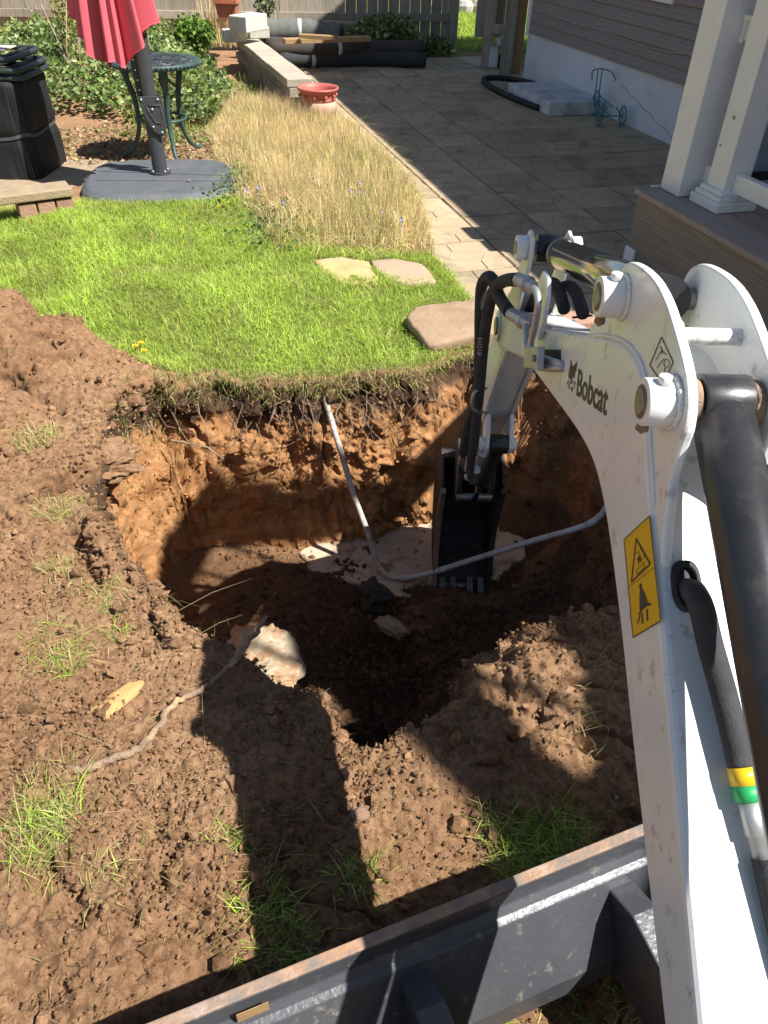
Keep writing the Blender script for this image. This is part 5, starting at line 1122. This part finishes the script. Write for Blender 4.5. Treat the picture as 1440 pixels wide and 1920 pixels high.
sp_ = [bp(x, y, OL) for x, y in [(1022, 655), (1052, 656), (1052, 697), (1020, 694)]]; plate(sp_, OL-.0012, OL-.0004, 'line_slot', M['rubber'], boom, 0)
# second pair of fittings on the far side
for k_ in range(2):
    A_ = W(1.62-.05*k_, 1.02+.012*k_, OC-.01+.03*k_); hose('hydraulic_hose', [A_-EZ*.03, A_+EX*.10-EZ*.02, A_+EX*.20-EZ*.05, A_+EX*.30-EZ*.12, A_+EX*.38-EZ*.22], .014, M['sleeve'])
# hose guard loop on the arm
gl = [YP(911, 728, 2.10), YP(890, 735, 2.05), YP(885, 760, 2.05), YP(893, 770, 2.07), YP(912, 774, 2.12)]
hose('hose_guard', gl, .005, M['zinc'])
# lower hoses towards the bucket cylinder
A_ = [YP(884, 850, 2.16), YP(882, 885, 2.2), YP(888, 905, 2.2)]; hose('hydraulic_hose', A_, .015, M['sleeve'])
for a, b in (((905, 850), (893, 872)), ((893, 880), (878, 895))):
    MB().tube([YP(*a, 2.2), YP(*b, 2.24)], .017, 8, smooth=False).build('hose_fitting', M['zinc'], ex)
# grommet and hose on the boom's back
bn = np.array([-.556, .831]); gs, gz = .705, 1.023
GO = W(gs, gz, OL+.036)+(EX*bn[0]+EZ*bn[1])*.001; GU = EX*.831+EZ*.556; GNn = EX*bn[0]+EZ*bn[1]
ov = [(a, b) for a, b in superell(.019, .034, 2.6, 28)]; ov2 = [(a, b) for a, b in superell(.011, .023, 2.6, 28)]
m_ = MB(); Vv = [GO+EN*a+GU*b+GNn*d for d, pl in ((0, ov), (.008, [(x*.92, y*.95) for x, y in ov]), (.008, [(x*1.1, y*1.05) for x, y in ov2]), (.001, ov2)) for a, b in pl]
m_.add(Vv, [(j*28+i, j*28+(i+1) % 28, (j+1)*28+(i+1) % 28, (j+1)*28+i) for j in range(3) for i in range(28)], True); m_.add(Vv[-28:], [tuple(range(28))]); m_.build('grommet', M['rubber'], boom)
hb = [GO-GNn*.02, GO+GNn*.012-GU*.006, GO+GNn*.028-GU*.03+EN*.004, W(.63, .998, OL+.050), W(.585, .966, OL+.060), W(.545, .938, OL+.067), W(.515, .916, OL+.072)]
hbs = spline(hb, 8); MB().tube(hbs, [.0125]*10+[.0155]*(len(hbs)-10), 14).build('hydraulic_hose', M['sleeve'], ex)
d_ = hbs[-1]-hbs[-2]; d_ /= np.linalg.norm(d_); E0 = hbs[-1]
MB().tube([E0, E0+d_*.020], .0162, 14).build('yellow_band', M['yellow'], ex)
MB().tube([E0+d_*.020, E0+d_*.038], .0158, 14).build('green_band', M['green_tape'], ex)
MB().tube([E0+d_*.038, E0+d_*.075, E0+d_*.076, E0+d_*.10], [.013, .013, .010, .010], 12).build('hose_fitting', M['zinc'], ex)
MB().tube([E0+d_*.10, E0+d_*.40], .012, 10).build('hydraulic_hose', M['rubber'], ex)

# dozer blade
bA, bB = at(350, 1912, .38), at(1208, 1562, .38)
BT = bB-bA; BT[2] = 0; BT /= np.linalg.norm(BT); BQ = np.array([-BT[1], BT[0], 0])      # along the blade, and forward (away from the machine)
B0 = bA-BT*.16; BLN = .16+np.linalg.norm(bB-bA)+.16
def bl(t, q, z): return np.array([B0[0], B0[1], 0])+BT*t+BQ*q+np.array([0, 0, z])
bladeprof = [(.012, .380), (-.004, .380), (-.006, .335), (-.018, .322), (-.030, .318), (-.108, .175), (-.112, .11), (-.06, .03), (.02, .0), (.03, .0), (.0, .05), (-.022, .14), (-.02, .22), (.0, .32)]
def bprism(poly, t0, t1): return MB().prism(poly, t0, t1, np.array([B0[0], B0[1], 0]), BQ, EZ, BT)
blade = bprism(bladeprof, 0, BLN).build('dozer_blade', M['blade_paint'], ex, .003)
bprism([(.014, .381), (-.005, .381), (-.005, .388), (.014, .388)], 0, BLN).build('top_edge', M['rust'], blade, .002)
for t in (0, BLN): bprism([(.05, .39), (-.02, .39), (-.12, .2), (-.12, .0), (.05, .0)], t-.006, t+.006).build('end_plate', M['blade_paint'], blade, .002)
for t in (.52, .93): bprism([(-.036, .300), (-.10, .325), (-.46, .25), (-.46, .13), (-.112, .12), (-.108, .172)], t-.026, t+.026).build('blade_arm', M['blade_paint'], blade, .004)
MB().box(bl(.255, -.016, .352), (.05, .001, .03), BT, BQ).build('serial_label', M['lumber'], blade)
# swing frame, platform and undercarriage (behind and below the view)
MB().box((OC, .16, .62), (.20, .22, .34)).build('swing_frame', M['white'], ex, .01)
MB().box((.12, -.42, .60), (.86, .92, .30)).build('house_body', M['white'], ex, .03)
MB().box((.12, -.95, .85), (.86, .42, .50)).build('engine_cover', M['black_paint'], ex, .05)
MB().box((.0, -.50, .90), (.45, .42, .10)).build('seat', M['rubber'], ex, .04)
m_ = MB().box(bl(.62, -.55, .22), (.32, .5, .14), BT, BQ); m_.build('undercarriage_frame', M['black_paint'], ex, .01)
for t in (.12, 1.12):
    c = bl(t, -.95, .22); pts = [c+BQ*a+EZ*b for a, b in superell(.62, .20, 3.2, 36)]
    prf = superell(.62, .20, 3.2, 36); MB().prism(prf, -.09, .09, c, BQ, EZ, BT).build('track', M['rubber'], ex, .01)

# ================================================================== VEGETATION
def blades(P, h, w, col, lean=.35, curl=.5, dirs=None, up=None):
    """bent three-triangle grass blades; P (n,3) roots, h, w, col per blade"""
    n = len(P); h = np.broadcast_to(h, n); w = np.broadcast_to(w, n)
    a = RNG.random(n)*2*math.pi; d = np.stack([np.cos(a), np.sin(a), np.zeros(n)], 1) if dirs is None else dirs
    s = np.stack([-d[:, 1], d[:, 0], np.zeros(n)], 1); b = RNG.random(n)*2*math.pi; s = s*np.cos(b)[:, None]*.5+s*.5+d*(.5*np.sin(b))[:, None]
    ln = np.abs(RNG.normal(size=n))*lean; cu = curl*RNG.uniform(.3, 1.2, n); U = np.array([0, 0, 1.0])
    mid = P+U*(h*.55)[:, None]+d*(h*ln*.5)[:, None]; tip = P+U*(h*np.clip(1-.35*ln*cu-.2*cu, .15, 1))[:, None]+d*(h*(ln+cu*.5))[:, None]
    V_ = np.stack([P-s*(w/2)[:, None], P+s*(w/2)[:, None], mid-s*(w*.38)[:, None], mid+s*(w*.38)[:, None], tip], 1).reshape(-1, 3)
    F_ = (np.array([(0, 1, 3), (0, 3, 2), (2, 3, 4)])[None]+5*np.arange(n)[:, None, None]).reshape(-1, 3)
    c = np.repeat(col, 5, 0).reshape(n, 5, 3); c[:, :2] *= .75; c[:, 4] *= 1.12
    return V_, F_, c.reshape(-1, 3)
def pick(cols, n, jit=.18):
    c = np.array(cols)[RNG.integers(0, len(cols), n)]; return np.clip(c*(1+jit*RNG.normal(size=(n, 1)))+0, .005, 1)
def scatter(poly, n, avoid=()):
    lo = np.min(poly, 0); hi = np.max(poly, 0); out = []
    tot = 0
    while tot < n:
        q = lo+(hi-lo)*RNG.random((n*2, 2)); m = inside(q[:, 0], q[:, 1], poly)
        for a in avoid: m &= ~inside(q[:, 0], q[:, 1], a)
        out.append(q[m]); tot += m.sum()
    return np.concatenate(out)[:n]
def joinb(L_):
    off = 0; vs_, fs_, cs_ = [], [], []
    for a, b, c in L_: vs_.append(a); fs_.append(b+off); cs_.append(c); off += len(a)
    return np.concatenate(vs_), np.concatenate(fs_), np.concatenate(cs_)
def stuff(name, label, cat, L_, mat):
    v, f, c = joinb(L_); return tag(link(name, npmesh(name, v, f, dict(col=c)), mat), label, cat, kind='stuff')
GREEN = [(.36, .52, .06), (.44, .59, .07), (.27, .42, .045), (.53, .64, .13), (.41, .55, .09)]
DRYG = [(.58, .51, .22), (.50, .47, .16), (.44, .48, .13)]
fl = [[tuple(at(x, y, .015)[:2]) for x, y in q] for q in ([(583, 487), (640, 480), (690, 490), (712, 525), (650, 534), (612, 515)], [(672, 490), (730, 484), (795, 494), (818, 526), (760, 533), (715, 518)], [(764, 594), (775, 576), (840, 570), (900, 566), (948, 590), (942, 618), (880, 628), (806, 638)])]
fl = [[(sum(p[0] for p in q)/len(q)*.1+p_[0]*.9, sum(p[1] for p in q)/len(q)*.1+p_[1]*.9) for p_ in q] for q in fl]
basepoly = [tuple((np.array([-1.68, 5.79, 0])+UX*x*1.0+UY*y*1.0)[:2]) for x, y in superell(.535, .475, 3.6, 24)]
# lawn
q = scatter(LAWNPOLY, 140000, fl+[basepoly])
P3 = np.concatenate([q, np.zeros((len(q), 1))], 1); keep = fbm(P3, 9, 3)+.25*RNG.normal(size=len(q)) > -.52
q = q[keep]; P3 = P3[keep]; q3 = np.concatenate([q, height(q[:, 0], q[:, 1])[0][:, None]-.004], 1); q3 = q3[q3[:, 2] > -.12]
n = len(q3); tone = np.clip(fbm(q3, 2.2, 3)*1.6+.5, 0, 1); dry = np.clip(fbm(q3+4, 4.5, 3)*2.2-.25, 0, 1)
ed = np.clip(-sdf(q3[:, 0], q3[:, 1], LAWNPOLY), 0, 1)
col = pick(GREEN, n, .2)*(.80+.45*tone[:, None]); dc = pick(DRYG, n); mk = RNG.random(n) < (.12+.55*dry+.3*(ed < .05)); col[mk] = dc[mk]
hh = RNG.uniform(.018, .048, n)*(1+.5*tone); hh[ed < .06] *= .95
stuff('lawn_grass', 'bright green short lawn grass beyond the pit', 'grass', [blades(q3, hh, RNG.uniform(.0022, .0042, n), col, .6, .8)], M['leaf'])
# grass and roots hanging over the far rim
m = (GDD > -.03) & (GDD < .045) & (GV[:, 1] > 2.85) & (GV[:, 0] < .42) & (GV[:, 0] > -1.0) & (GV[:, 2] > -.05)
ids = RNG.choice(np.nonzero(m)[0], 2600); rp = GV[ids]+RNG.normal(size=(2600, 3))*np.array([.012, .012, .004])
dv = np.tile(np.array([.05, -1.0, 0]), (2600, 1))+.5*RNG.normal(size=(2600, 3))*np.array([1, .5, 0]); dv /= np.linalg.norm(dv, axis=1)[:, None]
cc = pick(DRYG+[(.45, .36, .18), (.24, .30, .06)], 2600); hb_ = RNG.uniform(.02, .055, 2600)
stuff('rim_grass', 'straggling pale grass hanging over the far pit edge', 'grass', [blades(rp, hb_, RNG.uniform(.0022, .004, 2600), cc, .9, 1.5, dv)], M['leaf'])
def hanging_roots():
    m_ = MB(); ids_ = np.nonzero((GDD > -.05) & (GDD < .02) & (GV[:, 1] > 2.7) & (GV[:, 0] < .45) & (GV[:, 2] > -.16) & (GV[:, 2] < -.01))[0]
    for i in RNG.choice(ids_, 130):
        p = GV[i]+np.array([0, -.012, 0]); ln = .05+.30*RNG.random()**2.5; P = [p]; d = np.array([RNG.normal()*.3, -.25, -.9])
        for k in range(5): d = d+RNG.normal(size=3)*.32; d[2] = min(d[2], -.25); d /= np.linalg.norm(d); P.append(P[-1]+d*ln/5)
        r = RNG.uniform(.0010, .0028); m_.tube(P, list(np.linspace(r, r*.4, 6)), 4, caps=False)
    return tag(m_.build('hanging_roots', M['root_fine']), 'fine pale roots hanging down the far pit wall', 'roots', kind='stuff')
hanging_roots()

# grass tufts left standing in the soil
def tuft(label, spots, n, hgt_, dryness, mat=M['leaf'], lay=.8):
    Ls = []
    for (px, py, r) in spots:
        c = on_ground(px, py); k = int(n*r/.1); a = RNG.random(k)*6.283; rr = r*np.sqrt(RNG.random(k)); xy = np.stack([c[0]+rr*np.cos(a), c[1]+rr*np.sin(a)*1.1], 1)
        z = height(xy[:, 0], xy[:, 1])[0]-.006; p = np.concatenate([xy, z[:, None]], 1); p = p[(z > -.5)]; k = len(p)
        cl = pick(GREEN, k, .25)*np.array([.8, .85, .8]); mk_ = RNG.random(k) < dryness+.15; cl[mk_] = pick(DRYG+[(.5, .42, .22)], mk_.sum())
        Ls.append(blades(p, RNG.uniform(.2, 1.05, k)*hgt_*.72, RNG.uniform(.0016, .0036, k), cl, lay*1.3, lay*1.3))
    v, f, c_ = joinb(Ls); return tag(link('grass_tuft', npmesh('grass_tuft', v, f, dict(col=c_)), mat), label, 'grass tuft', 'grass tufts in the dug soil')
tuft('green tuft with dry tips on the soil left of the root', [(105, 1215, .085), (130, 1240, .05)], 420, .075, .45)
tuft('long pale tuft at the left picture edge below the root', [(95, 1500, .085), (60, 1560, .08), (85, 1600, .05), (130, 1545, .04)], 330, .085, .5)
tuft('bright green tuft at the shadow edge left of the blade', [(490, 1690, .05), (500, 1740, .055), (485, 1780, .05), (540, 1790, .06)], 420, .09, .12)
tuft('lush green tuft behind the dozer blade', [(985, 1590, .075), (1040, 1600, .07), (960, 1620, .05), (1060, 1560, .05)], 560, .095, .15)
tuft('dark tuft in the boom shadow', [(650, 1660, .035), (690, 1655, .03)], 300, .08, .2)
tuft('sparse tuft with long blades on the near soil', [(415, 1555, .055), (450, 1590, .04), (470, 1620, .035)], 170, .07, .45)
tuft('dry straw tuft on the spoil heap', [(60, 830, .06), (95, 820, .04)], 330, .09, .95)
tuft('pale turf strip along the left pit edge', [(265, 800, .07), (300, 775, .07), (235, 830, .05), (330, 740, .06), (200, 835, .04)], 330, .075, .75)
tuft('small green tuft on the left pit lip', [(205, 1105, .045), (190, 1140, .05), (215, 1190, .04)], 260, .06, .55)
tuft('flattened grass on the left soil shelf', [(100, 962, .06), (130, 955, .06)], 300, .06, .75)
tuft('faint flattened grass above the green tuft on the left', [(105, 1060, .05), (125, 1100, .06)], 220, .055, .75)
tuft('grass patch showing below the dozer blade', [(930, 1890, .10), (1130, 1850, .08), (1090, 1900, .08), (870, 1900, .06)], 420, .06, .3)
tuft('thin grass blades on the bright near soil', [(200, 1655, .05), (140, 1580, .05), (220, 1610, .05)], 120, .06, .7)
tuft('yellowed tuft beside the sunny ridge', [(915, 1540, .03), (925, 1570, .03)], 260, .06, .6)
tuft('pale grass in the shaded right pit slope', [(1100, 1370, .06), (1130, 1270, .06), (1080, 1050, .06)], 90, .08, .9)
# scattered straw on the soil
ids = RNG.choice(np.nonzero(visible & (GV[:, 2] > -.15) & (GV[:, 1] < 3.2) & (GV[:, 0] < -.1))[0], 1500); p = GV[ids]+np.array([0, 0, .003])
stuff('straw_litter', 'short bits of straw and root litter on the soil', 'litter', [blades(p, RNG.uniform(.01, .035, 1500), RNG.uniform(.0012, .0025, 1500), pick([(.42, .30, .18), (.36, .26, .15), (.30, .30, .12)], 1500), 3.0, 2.0)], M['straw'])

# dry ornamental grass bed
q = scatter(BEDPOLY, 27000); n = len(q); z0 = np.zeros(n); e_ = np.clip(-sdf(q[:, 0], q[:, 1], BEDPOLY), 0, .3)/.3
hgt0 = (.09+.14*e_**.6)*(1+.3*fbm(np.concatenate([q, z0[:, None]], 1), 2.2, 2)+.55*fbm(np.concatenate([q, z0[:, None]], 1), 8, 2))*RNG.uniform(.75, 1.15, n)
P3 = np.concatenate([q, z0[:, None]], 1)
STRAW = [(.80, .60, .30), (.72, .52, .24), (.85, .67, .37), (.60, .42, .18), (.87, .72, .43)]
grn = np.clip(fbm(P3, 1.6, 3)*1.8+.30+.25*(q[:, 0] > -.7)*(q[:, 1] < 6.5), 0, 1)
cl = pick(STRAW, n, .22)*(.85+.5*fbm(P3, 7, 2)[:, None]); mk = RNG.random(n) < .24*grn; cl[mk] = pick([(.24, .28, .07), (.20, .25, .06)], mk.sum())
A1 = blades(P3, hgt0, RNG.uniform(.0022, .0042, n), cl, .22, .22)
q2 = scatter(BEDPOLY, 21000); n2 = len(q2); P2 = np.concatenate([q2, np.zeros((n2, 1))], 1); e2 = np.clip(-sdf(q2[:, 0], q2[:, 1], BEDPOLY), 0, .3)/.3
g2 = fbm(P2, 1.6, 3)*1.8+.3+.3*(q2[:, 1] < 6.3); cl2 = pick(STRAW, n2); mk = RNG.random(n2) < np.clip(.05+.45*g2, 0, .7); cl2[mk] = pick(GREEN+[(.26, .28, .08)], mk.sum())
A2 = blades(P2, RNG.uniform(.07, .19, n2)*(.7+.6*e2), RNG.uniform(.0025, .005, n2), cl2, .9, 1.3)
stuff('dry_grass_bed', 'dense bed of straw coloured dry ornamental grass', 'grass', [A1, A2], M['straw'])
# small blue flowers and green shoots in the bed
k = 0
for (px, py) in [(676, 342), (660, 357), (676, 358), (752, 410), (484, 350), (462, 356), (532, 378), (600, 333), (716, 395)]:
    c = at(px, py, .15); fl_ = MB(); c[2] = .15
    for i in range(5):
        a = 2*math.pi*i/5; u_ = np.array([math.cos(a)*.8, -.45+.2*math.sin(a), math.sin(a)]); s_ = np.cross(u_, (0, -1, .3))*.008; fl_.add([c, c+u_*.009+s_*.6, c+u_*.014, c+u_*.009-s_*.6], [(0, 1, 2, 3)])
    fl_.tube([c+np.array([0, .004, 0]), np.array([c[0], c[1]+.01, .02])], .0012, 4)
    if k == 0: M['periwinkle'] = pm('periwinkle_petal', (.30, .30, .72), rough=.6)
    tag(fl_.build('periwinkle_flower', M['periwinkle']), ['small blue flower in the middle of the dry grass bed', 'small blue flower just left of the middle of the dry grass', 'small blue flower below the middle pair in the dry grass', 'small blue flower at the right end of the dry grass bed', 'blue flower nearest the umbrella base', 'blue flower touching the umbrella base edge', 'blue flower low on the left side of the dry grass', 'blue flower high among the straw stalks', 'blue flower between the middle and the right end of the bed'][k], 'flower', 'blue flowers in the dry grass'); k += 1
M['dandelion'] = pm('dandelion_yellow', (.80, .58, .02), rough=.7)
for i, (px, py) in enumerate([(268, 662), (274, 677), (258, 668), (412, 402)]):
    c = on_ground(px, py, .05); dn = MB()
    for r, z in ((.017, 0), (.012, .004), (.006, .007)):
        kk_ = 14
        for j in range(kk_):
            a = 2*math.pi*j/kk_+z*50; u_ = np.array([math.cos(a), math.sin(a), .25]); s_ = np.array([-u_[1], u_[0], 0])*.0025; dn.add([c+np.array([0, 0, z]), c+u_*r*.7+s_+np.array([0, 0, z]), c+u_*r+np.array([0, 0, z]), c+u_*r*.7-s_+np.array([0, 0, z])], [(0, 1, 2, 3)])
    dn.tube([c, c-np.array([0, 0, .05])], .0016, 5)
    tag(dn.build('dandelion', M['dandelion']), ['uppermost of three dandelions at the heap edge', 'lowest of three dandelions at the heap edge', 'leftmost of three dandelions at the heap edge', 'lone dandelion in the lawn by the umbrella base'][i], 'dandelion', 'dandelions in the lawn')

# ivy and leafy ground cover
LEAF = np.array([(0, 0, 0), (-.45, .25, .06), (-.30, .60, .03), (0, 1.0, -.05), (.30, .60, .03), (.45, .25, .06), (0, .45, -.06)])
LEAFF = np.array([(0, 6, 1), (1, 6, 2), (2, 6, 3), (3, 6, 4), (4, 6, 5), (5, 6, 0)])
def leaves(P, size, col, tilt=.7, face=None):
    n = len(P); f = RNG.normal(size=(n, 3))*tilt+(np.array([0, -.35, .8]) if face is None else face); f /= np.linalg.norm(f, axis=1)[:, None]
    t = RNG.normal(size=(n, 3)); t -= f*np.einsum('ij,ij->i', t, f)[:, None]; t /= np.linalg.norm(t, axis=1)[:, None]; b = np.cross(f, t); s = np.broadcast_to(size, n)[:, None, None]
    V_ = P[:, None, :]+s*(LEAF[None, :, 0:1]*b[:, None, :]+LEAF[None, :, 1:2]*t[:, None, :]+LEAF[None, :, 2:3]*f[:, None, :])
    F_ = (LEAFF[None]+7*np.arange(n)[:, None, None]).reshape(-1, 3); return V_.reshape(-1, 3), F_, np.repeat(col, 7, 0)
IVY = [(.09, .14, .04), (.14, .21, .055), (.20, .28, .08), (.27, .33, .12), (.36, .41, .20), (.17, .25, .05)]
xy = np.stack([RNG.uniform(-4.6, -1.25, 26000), RNG.uniform(7.0, 11.4, 26000)], 1)
zz = height(xy[:, 0], xy[:, 1])[0]; ok = (zz > .035) | (xy[:, 1] > 8.2); ok &= xy[:, 0] < -1.25-.30*(xy[:, 1]-7.5)-.05
xy, zz = xy[ok], zz[ok]; n = min(len(xy), 30000); xy, zz = xy[:n], zz[:n]; P3 = np.stack([xy[:, 0], xy[:, 1], zz], 1); cl_n = fbm(P3, 2.2, 3)
P3[:, 2] += np.abs(cl_n)*.24+RNG.random(n)*.09+.02
tone = np.clip(fbm(P3+7, 1.4, 2)*1.6+.5, 0, 1)
c = pick(IVY, n, .3)*(.75+.6*tone[:, None]); by = (RNG.random(n) < .22*(tone > .55)); c[by] = pick([(.26, .30, .05), (.30, .33, .10)], by.sum())
stuff('ivy_bank', 'dense mottled ivy covering the bank in front of the fence', 'ivy', [leaves(P3, RNG.uniform(.028, .06, n), c, .8)], M['leaf'])
# green shrub beside the fence
def clump(name, label, cat, c, r, n, cols, size, squash=(1, 1, 1), stem=True):
    d = RNG.normal(size=(n, 3)); d /= np.linalg.norm(d, axis=1)[:, None]; rad = r*(RNG.random(n)**.35)*(1+.35*fbm(d*1.5+c, 1.7, 2)); P = c+d*rad[:, None]*np.array(squash); P = P[P[:, 2] > 0.01]; k = len(P)
    t = thing(name, label, cat, (c[0], c[1], 0)); v, f, cc_ = leaves(P, RNG.uniform(.7, 1.3, k)*size, pick(cols, k, .3), .9); o = link('crown', npmesh('crown', v-np.array([c[0], c[1], 0]), f, dict(col=cc_)), M['leaf'], t)
    s_ = MB()
    for i in range(7): e__ = c+RNG.normal(size=3)*r*.4; s_.tube([np.array([c[0], c[1], .0]), (np.array([c[0], c[1], 0])+e__)/2+RNG.normal(size=3)*.03, e__], [.008, .006, .003], 5)
    s_.build('stems', M['twig'], t); return t
c = at(362, 62, .35); clump('leafy_shrub', 'bright green leafy shrub in front of the fence right of the red umbrella', 'shrub', c+np.array([0, 0, 0]), .26, 900, [(.15, .26, .04), (.20, .32, .06), (.11, .20, .03)], .05, (1, .7, .7))
c = at(720, 78, .22); clump('dark_ivy', 'dark ivy mass spilling over the carpets by the fence', 'ivy', c, .48, 2400, IVY, .055, (1.05, .5, .62))
c = at(800, 88, .1); clump('dark_ivy', 'low dark ivy at the foot of the fence post by the gateway', 'ivy', c, .26, 700, IVY, .05, (1.5, .6, .5))
c = at(497, 10, .6); clump('pale_climber', 'small pale climber on the sunny fence above the loose blocks', 'climber', c, .14, 220, [(.22, .26, .12), (.28, .32, .18)], .045, (1, .4, 1))
c = at(118, 20, .75); clump('yellow_climber', 'yellow green climber growing up the fence left of the umbrella', 'climber', c, .24, 420, [(.34, .34, .10), (.28, .30, .08)], .03, (.45, .3, 1.7))
stuffd = []
# dry stalks by the climber and the wall corner
for (px, py, z, n, h, wd) in [(120, 40, .35, 60, .9, .18), (400, 60, .25, 120, .6, .35), (420, 85, .15, 160, .35, .4)]:
    c = at(px, py, z); p = c+np.stack([RNG.normal(size=n)*wd*.4, RNG.normal(size=n)*.15, np.zeros(n)], 1); stuffd.append(blades(p, RNG.uniform(.4, 1.1, n)*h, RNG.uniform(.005, .011, n), pick(STRAW, n), .2, .15))
stuff('dry_stalks', 'dry upright stalks in front of the board fence', 'stalks', stuffd, M['straw'])
# weeds between table, wall and bed
wp = [(-2.45, 7.2), (-1.5, 6.9), (-1.75, 8.2), (-1.35, 8.7), (-1.5, 9.6), (-2.2, 10), (-2.0, 8.2)]
wl2 = [(-3.3, 6.3), (-1.35, 6.3), (-1.5, 7.0), (-1.9, 7.9), (-3.3, 7.3)]
q_ = scatter(wl2, 3000, [basepoly]); p_ = np.concatenate([q_, height(q_[:, 0], q_[:, 1])[0][:, None]+.012], 1)
stuff('leaf_litter', 'brown leaf litter and bark on the bare ground under the table', 'litter', [leaves(p_, RNG.uniform(.012, .04, 3000), pick([(.34, .22, .12), (.26, .16, .085), (.42, .30, .17), (.20, .14, .08), (.30, .30, .10)], 3000, .3), .45)], M['straw'])
q = scatter(wp, 2600); z = height(q[:, 0], q[:, 1])[0]; p = np.concatenate([q, z[:, None]], 1)
stuff('weeds', 'low weeds and leaf litter around the bistro table', 'weeds', [leaves(p+np.array([0, 0, .03]), RNG.uniform(.02, .045, 2600), pick([(.17, .24, .05), (.24, .28, .08), (.34, .26, .14), (.28, .21, .12)], 2600), .7), blades(p[:1200], RNG.uniform(.05, .16, 1200), RNG.uniform(.003, .006, 1200), pick(GREEN+DRYG, 1200), .5, .6)], M['leaf'])
# creeping periwinkle over the umbrella base
q = np.concatenate([np.stack([RNG.normal(-1.16, .07, 420), RNG.normal(5.75, .28, 420)], 1), np.stack([RNG.normal(-.78, .12, 300), RNG.normal(5.0, .25, 300)], 1)]); p = np.concatenate([q, RNG.uniform(.02, .13, (len(q), 1))], 1)
stuff('periwinkle_leaves', 'creeping periwinkle leaves at the edge of the umbrella base', 'leaves', [leaves(p, RNG.uniform(.018, .032, len(p)), pick([(.09, .15, .04), (.14, .21, .06)], len(p)), .7)], M['leaf'])
# far lawn seen through the gateway
q = np.stack([RNG.uniform(.3, 2.8, 16000), RNG.uniform(12.7, 17.2, 16000)], 1); p = np.concatenate([q, np.zeros((16000, 1))], 1)
stuff('far_lawn', 'sunny lawn beyond the gateway', 'grass', [blades(p, RNG.uniform(.05, .10, 16000), RNG.uniform(.008, .014, 16000), pick(GREEN, 16000, .2), .6, .8)], M['leaf'])
# fallen leaves
M['dead_leaf'] = pm('dead_leaf', (.30, .15, .07), rough=.8)
lf = MB(); c = at(349, 341, .097)
lf.add([c, c+np.array([.012, .004, .012]), c+np.array([.03, .012, .002]), c+np.array([.018, .025, .012]), c+np.array([.002, .018, .004])], [(0, 1, 2, 3, 4)]); tag(lf.build('fallen_leaf', M['dead_leaf']), 'curled brown leaf on the umbrella base', 'leaf')
